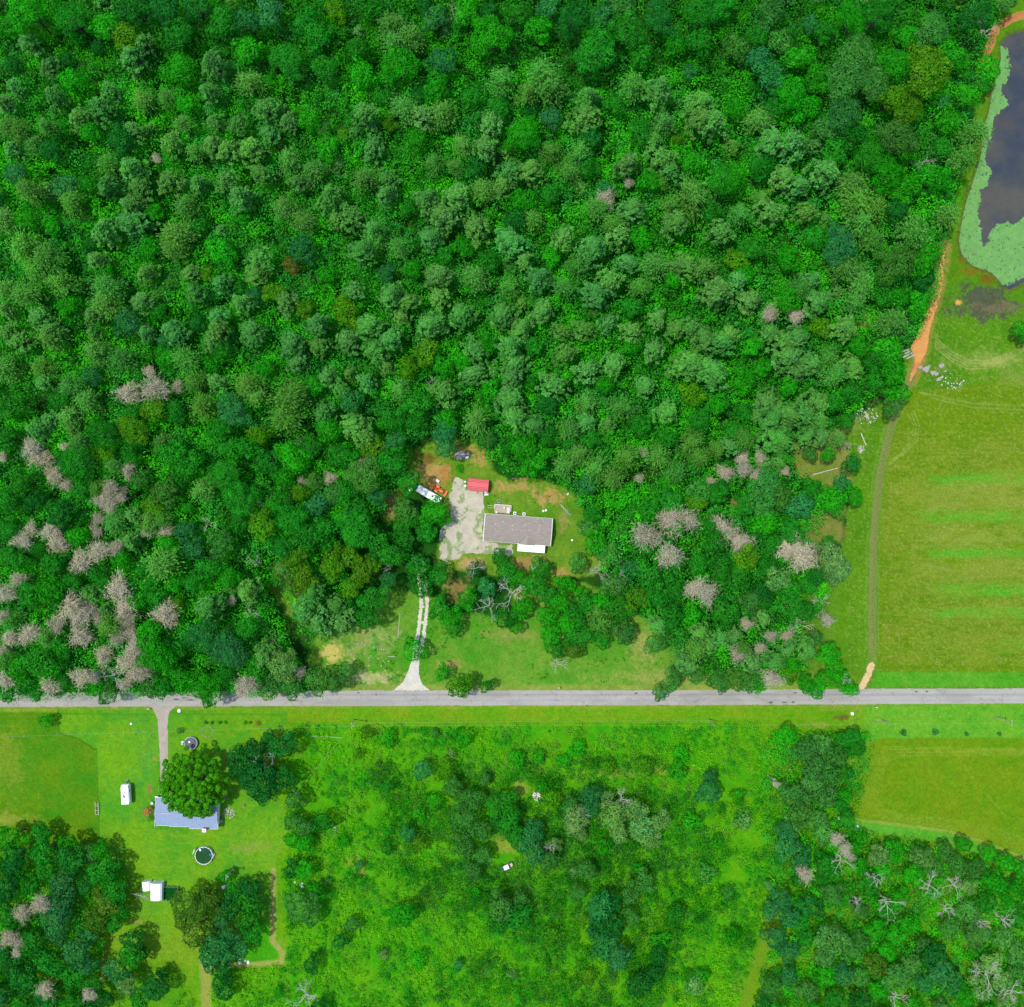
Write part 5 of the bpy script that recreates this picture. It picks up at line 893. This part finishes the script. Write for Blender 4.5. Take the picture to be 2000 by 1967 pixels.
# covered round pool
cp = empty('covered_pool', (*W(375, 1450)[:2], 0), 0, 'round above-ground pool with a dark grey cover on the lawn', 'pool')
MB().lathe([(2.1, 0), (2.1, 1.1), (2.14, 1.12), (2.14, 1.18), (2.05, 1.18), (2.0, 1.0)], 40).build('wall', M_grey, cp); MB().lathe([(2.0, 1.02), (1.4, .95), (.6, .97), (.01, .96)], 40).build('cover', M_dkgrey, cp)
MB().box((-.5, .4, 1.05), (.55, .55, .14), .4).build('cover_weight', M_white, cp); MB().lathe([(.01, .99), (.3, 1.02), (.34, .97)], 14, (.1, -.55, 0)).build('leaf_puddle', M_bark, cp)
mb = MB()
for a in range(14, 32): a_ = a*.08; b_ = (a+1)*.08; mb.tube((1.95*math.cos(a_), 1.95*math.sin(a_), 1.3), (1.95*math.cos(b_), 1.95*math.sin(b_), 1.3), .08, .08, 5, False)
mb.build('rolled_edge', M_grey, cp)
boxthing('pool_pump', 358, 1448, (.7, .5, .6), .2, M_bluep, 'small blue-grey pool pump left of the covered pool', 'pool pump', lid); boxthing('planter', 357, 1452.5, (.5, .4, .4), .5, M_ply, 'small tan planter below the pump of the covered pool', 'planter', lid)
# open green pool
gp = empty('swimming_pool', (*W(400.5, 1668.5)[:2], 0), 0, 'round above-ground swimming pool with dark green water on the lawn', 'pool')
MB().lathe([(2.82, 0), (2.82, 1.2), (2.92, 1.22), (2.92, 1.28), (2.76, 1.28), (2.76, .2)], 48).build('wall', M_bluetrim, gp); MB().lathe([(2.77, 1.0), (.01, 1.0)], 48).build('water', M_algae, gp)
mb = MB(); [mb.box((2.82*math.cos(a), 2.82*math.sin(a), .66), (.1, .2, 1.3), a) for a in [i*math.pi/8 for i in range(16)]]; mb.build('uprights', M_wood, gp)
mb = MB(); mb.box((-3.1, 1.6, 1), (.1, 1.6, 1.9), R_(-24)); [mb.box((-3.1, 1.6, .3+.3*i), (.5, .5, .06), R_(-24)) for i in range(4)]; mb.build('ladder', M_white, gp)
MB().tube((3.0, -.6, .6), (3.35, .5, .6), .12).tube((3.1, -.9, 1.3), (3.3, .6, 1.0), .05).build('filter_pipe', M_bluetrim, gp)
def float_(px, py, m, label, s=.35):
    e = empty('pool_float', (*W(px, py, 1)[:2], 1.0), .3, label, 'pool float'); MB().box((0, 0, .05), (s, s*1.5, .12)).build('cushion', m, e, bevel=.04)
float_(396.5, 1656.5, M_bluep, 'small blue float near the top rim of the green pool', .35); float_(410.5, 1669.5, M_bluep, 'blue float in the right half of the green pool', .42); float_(391, 1660, M_white, 'white skimmer float at the upper left rim of the green pool', .5)
# camper
rv = empty('travel_trailer', (*W(243.5, 1553, 2.8)[:2], 0), R_(3), 'white travel trailer parked alone on the lawn left of the drive', 'travel trailer')
mb = MB(); sec = [(-3.15, .5), (-3.25, 1.6), (-3.15, 2.7), (-2.9, 2.85), (2.6, 2.85), (3.1, 2.3), (3.3, 1.5), (3.0, .5)]
v = [(-1.2, y, z) for y, z in sec]+[(1.2, y, z) for y, z in sec]; n = 8
mb.add(v, [(i, n+i, n+(i+1) % n, (i+1) % n) for i in range(n)]+[tuple(range(n)), tuple(range(n, 2*n))[::-1]]); mb.build('body', M_white, rv, bevel=.08)
for a, b_, d_ in ((-.1, 1.0, (.3, .45, .2)), (-.05, -.55, (.5, .5, .22)), (0, -2.6, (.35, .4, .1))): MB().box((a, b_, 2.92), d_).build('roof_vent', M_dkgrey, rv)
MB().box((-.4, -.2, 2.92), (.35, .6, .12), .3).build('roof_cover', M_bluep, rv); MB().box((0, 2.3, 2.875), (1.1, .35, .05)).build('skylight', M_bluetrim, rv)
MB().tube((1.32, -2.6, 2.5), (1.32, 2.2, 2.5), .1).build('awning', M_bluetrim, rv)
for s in (-1, 1):
    for yy in (-.9, -.1): MB().tube((s*1.0, yy, .35), (s*1.22, yy, .35), .35, .35, 16).build('wheel', M_black, rv)
    MB().box((s*1.21, 1, 1.8), (.04, 1, .6)).build('window', M_glass, rv)
mb = MB(); mb.tube((.6, 3, .5), (0, 4.3, .5), .07).tube((-.6, 3, .5), (0, 4.3, .5), .07); mb.build('hitch', M_grey, rv); MB().tube((0, 3.7, .5), (0, 3.7, 1.1), .22, .22, 12).build('gas_bottle', M_dkgrey, rv)
# white sheds on the lawn
def gshed(px, py, Lx, Ly, h_, rz, label, z=2.4):
    x, y, _ = W(px, py, z); e = empty('garden_shed', (x, y, 0), rz, label, 'shed'); MB().box((0, 0, h_/2), (Lx-.2, Ly-.2, h_)).build('wall', M_white, e)
    sec = [(-Lx/2, h_-.1), (-Lx*.36, h_+.45), (0, h_+.7), (Lx*.36, h_+.45), (Lx/2, h_-.1), (Lx/2-.08, h_-.15), (0, h_+.6), (-Lx/2+.08, h_-.15)]
    mb = MB(); n = 5; v = [(a, -Ly/2, z_) for a, z_ in sec[:5]]+[(a, Ly/2, z_) for a, z_ in sec[:5]]
    mb.add(v, [(i, i+1, n+i+1, n+i) for i in range(4)]+[(4, 3, 2, 1, 0), (5, 6, 7, 8, 9), (0, 5, 9, 4)][0:3]); mb.build('roof', M_white, e)
    d = MB().box((0, Ly/2-.08, h_/2), (Lx*.4, .1, h_*.85)).build('door', M_bluetrim, e); MB().box((.3, Ly/2, h_/2), (.05, .06, .2)).build('handle', M_grey, d); return e
gshed(304.5, 1742, 3.7, 5.6, 2.3, R_(-1), 'larger white garden shed on the lawn beside the green pen')
gshed(285, 1731, 2.7, 3.0, 1.7, R_(6), 'smaller white garden shed left of the larger one', 1.9)
pen = empty('garden_pen', (*W(334, 1744)[:2], 0), R_(-1), 'fenced green garden pen beside the larger white shed', 'pen')
for a, b_ in ((-2.6, -2.4), (2.6, -2.4), (2.6, 2.4), (-2.6, 2.4), (0, 2.4), (0, -2.4), (2.6, 0)): MB().tube((a, b_, 0), (a, b_, 1.4), .05).build('post', M_grey, pen)
mb = MB()
for zz_ in (.3, .7, 1.1, 1.4):
    for a, b_ in (((-2.6, -2.4), (2.6, -2.4)), ((2.6, -2.4), (2.6, 2.4)), ((2.6, 2.4), (-2.6, 2.4)), ((-2.6, 2.4), (-2.6, -2.4))): mb.tube((*a, zz_), (*b_, zz_), .015, .015, 4, False)
mb.build('wire_mesh', M_wire, pen); MB().box((2.62, 0, .5), (.1, 4.6, 1)).build('side_board', M_redbrick, pen)
clumps('garden_plants', [([(320, 1731), (348, 1731), (348, 1757), (320, 1757)], 0)], 420, .3, .6, .1, .3, 14, .25, lambda x, y: np.array([.01, .2, .02])*np.ones((len(x), 1)), 'dark green garden plants inside the pen beside the white shed', 5, bounds=(319, 349, 1730, 1758), rough=.5)
# bench / frame on meadow edge
tf = empty('trailer_frame', (*W(190.5, 1578)[:2], 0), R_(2), 'narrow empty metal frame standing at the meadow edge left of the lawn', 'metal frame')
mb = MB()
for s in (-1, 1): mb.box((s*.5, 0, .5), (.12, 4.2, .1))
for yy in (-2, -.7, .7, 1.4): mb.box((0, yy, .5), (1.0, .1, .1))
mb.build('rails', M_whitestone, tf)
for a in (-.5, .5):
    for b_ in (-2, 2): MB().box((a, b_, .24), (.08, .08, .48)).build('leg', M_grey, tf)
# tarps / sacks under the trees
def sacks(px, py, n, label, spread=6, name='white_tarp', m=M_white):
    e = empty(name, (*W(px, py)[:2], 0), 0, label, 'tarp'); mb = MB(); rd = random.Random(px)
    for i in range(n):
        s = rd.uniform(.5, 1.1); mb.lathe([(s*.6, 0), (s*.62, s*.25), (s*.35, s*.5), (.02, s*.55)], 9, (rd.uniform(-spread, spread)*S, rd.uniform(-5, 5)*S, 0))
    mb.build('folds', m, e, smooth=True); return e
sacks(588, 1730, 4, 'white tarp heap in the brush right of the lawn', 3); sacks(575, 1727, 1, 'thin white scrap left of the white tarp heap in the brush', 1)
sacks(477, 1877, 5, 'row of white sacks at the foot of the blue-green tree by the trail', 10); sacks(438, 1734, 2, 'white scrap behind the trees near the garden pen', 3); sacks(350, 1387, 1, 'white marker at the road right of the concrete drive', 1); sacks(257, 1414, 1, 'small white object on the lawn left of the concrete drive', 1)
sacks(1664, 1389, 1, 'small white object on the verge opposite the dirt track mouth', 1); sacks(1638, 1599, 1, 'small white object at the left corner of the lower field', 1); sacks(1675, 1617, 2, 'two small white lumps at the edge of the lower field', 2); sacks(987, 1554, 1, 'bright blue scrap on top of the brush tree', 1, 'blue_tarp', M_bluep)
# old car wreck in the brush
cw = empty('old_car', (*W(991, 1691)[:2], 0), R_(25), 'old dark blue car with pale tarp on top, abandoned in the brush', 'car')
MB().prism([(-.8, .35), (-.85, .8), (-.7, .95), (.7, .95), (.85, .8), (.8, .35)], -2.1, 2.1).build('body', mat('car_paint', (.05, .09, .18), rough=.4), cw, bevel=.08)
MB().prism([(-.72, .9), (-.55, 1.35), (.55, 1.35), (.72, .9)], -1.0, .8).build('cabin', M_glass, cw, bevel=.08)
MB().prism([(-.75, 1.0), (-.5, 1.42), (.5, 1.44), (.78, .98), (.5, 1.38), (-.5, 1.37)], -1.2, .5).build('tarp', M_white, cw); MB().box((1.5, 0, 1.0), (.8, 1.1, .08)).build('hood_patch', M_tan, cw)
for a in (-1.3, 1.3):
    for s in (-1, 1): MB().tube((a, s*.65, .32), (a, s*.86, .32), .32, .32, 14).build('wheel', M_black, cw)
# ---------------------------------------------------------------- utility poles, wires, mailboxes
def pole(px, py, lab, hgt=9.5, tx=0, ty=0, arm=True, armz=0):
    x, y, _ = W(px, py); e = empty('utility_pole', (x, y, 0), 0, lab, 'utility pole', 'utility poles')
    MB().tube((0, 0, 0), (tx, ty, hgt), .17, .11, 10).build('pole', M_wood, e)
    if arm:
        MB().box((tx, ty, hgt-.5), (.12, 1.8, .12), armz).build('crossarm', M_wood, e)
        for s in (-.8, 0, .8): MB().tube((tx-math.sin(armz)*s, ty+math.cos(armz)*s, hgt-.44), (tx-math.sin(armz)*s, ty+math.cos(armz)*s, hgt-.2), .06).build('insulator', M_white, e)
        MB().tube((tx+.3, ty, hgt-1.6), (tx+.3, ty, hgt-.8), .22, .22, 12).build('transformer', M_grey, e)
    return (x+tx, y+ty, hgt)
T1 = pole(691, 1405, 'utility pole with transformer at the edge of the brush below the road', tx=1.0, ty=.2)
T2 = pole(455, 1693, 'utility pole beside the low bush on the lawn', 9, tx=.6, ty=.2, arm=True)
T3 = pole(1942, 1399, 'tall utility pole at the right end of the lower field verge', 9.5, tx=.5)
T4 = pole(1383, 1404, 'utility pole among the brush middle of the power line', 9, arm=False); T5 = pole(2350, 1398, 'x', 9.5) if False else (230, -76, 9.5); T0 = pole(-40, 1407, 'utility pole off the left edge', 9) if False else (-190, -76, 9)
T6 = pole(1720, 1405, 'short utility pole left of the lower field shrubs', 7, arm=False)
def wire(a, b, label, sag=.8, r=.013):
    mb = MB(); n = 14; a, b = Vector(a), Vector(b); pts = [a.lerp(b, i/n)-Vector((0, 0, sag*4*(i/n)*(1-i/n))) for i in range(n+1)]
    for p, q in zip(pts, pts[1:]): mb.tube(p, q, r, r, 5, False)
    tag(mb.build('power_line', M_wire), label, 'power line', 'overhead power lines')
wire(T0, T1, 'overhead wire crossing the lawn left of the utility pole'); wire(T1, T4, 'overhead wire over the brush from the transformer pole'); wire((T1[0], T1[1]+.8, T1[2]-.3), (T4[0], T4[1]+1.6, T4[2]), 'second overhead wire over the brush, nearer the road')
wire(T4, T3, 'overhead wire over the lower right verge'); wire(T3, T5, 'overhead wire leaving the right edge of the photo'); wire(T1, T2, 'diagonal service wire from transformer pole to the lawn pole'); wire(T1, (*W(785, 1330)[:2], 7), 'service wire crossing the road to the gravel drive')
T7 = pole(776, 1318, 'utility pole beside the gravel drive mouth', 7.5, arm=False)
def mailbox(px, py, label):
    e = empty('mailbox', (*W(px, py)[:2], 0), 0, label, 'mailbox', 'mailboxes'); MB().box((0, 0, .55), (.1, .1, 1.1)).build('post', M_wood, e); MB().prism([(-.2, 1.1), (-.2, 1.32), (-.1, 1.42), (.1, 1.42), (.2, 1.32), (.2, 1.1)], -.35, .35).build('box', M_whitestone, e)
mailbox(293, 1383, 'mailbox at the left corner of the concrete drive'); mailbox(1091, 1342, 'mailbox on the upper verge of the road middle'); mailbox(1709, 1380, 'mailbox on the lower verge near the dirt track')
print('objects', len(bpy.data.objects))
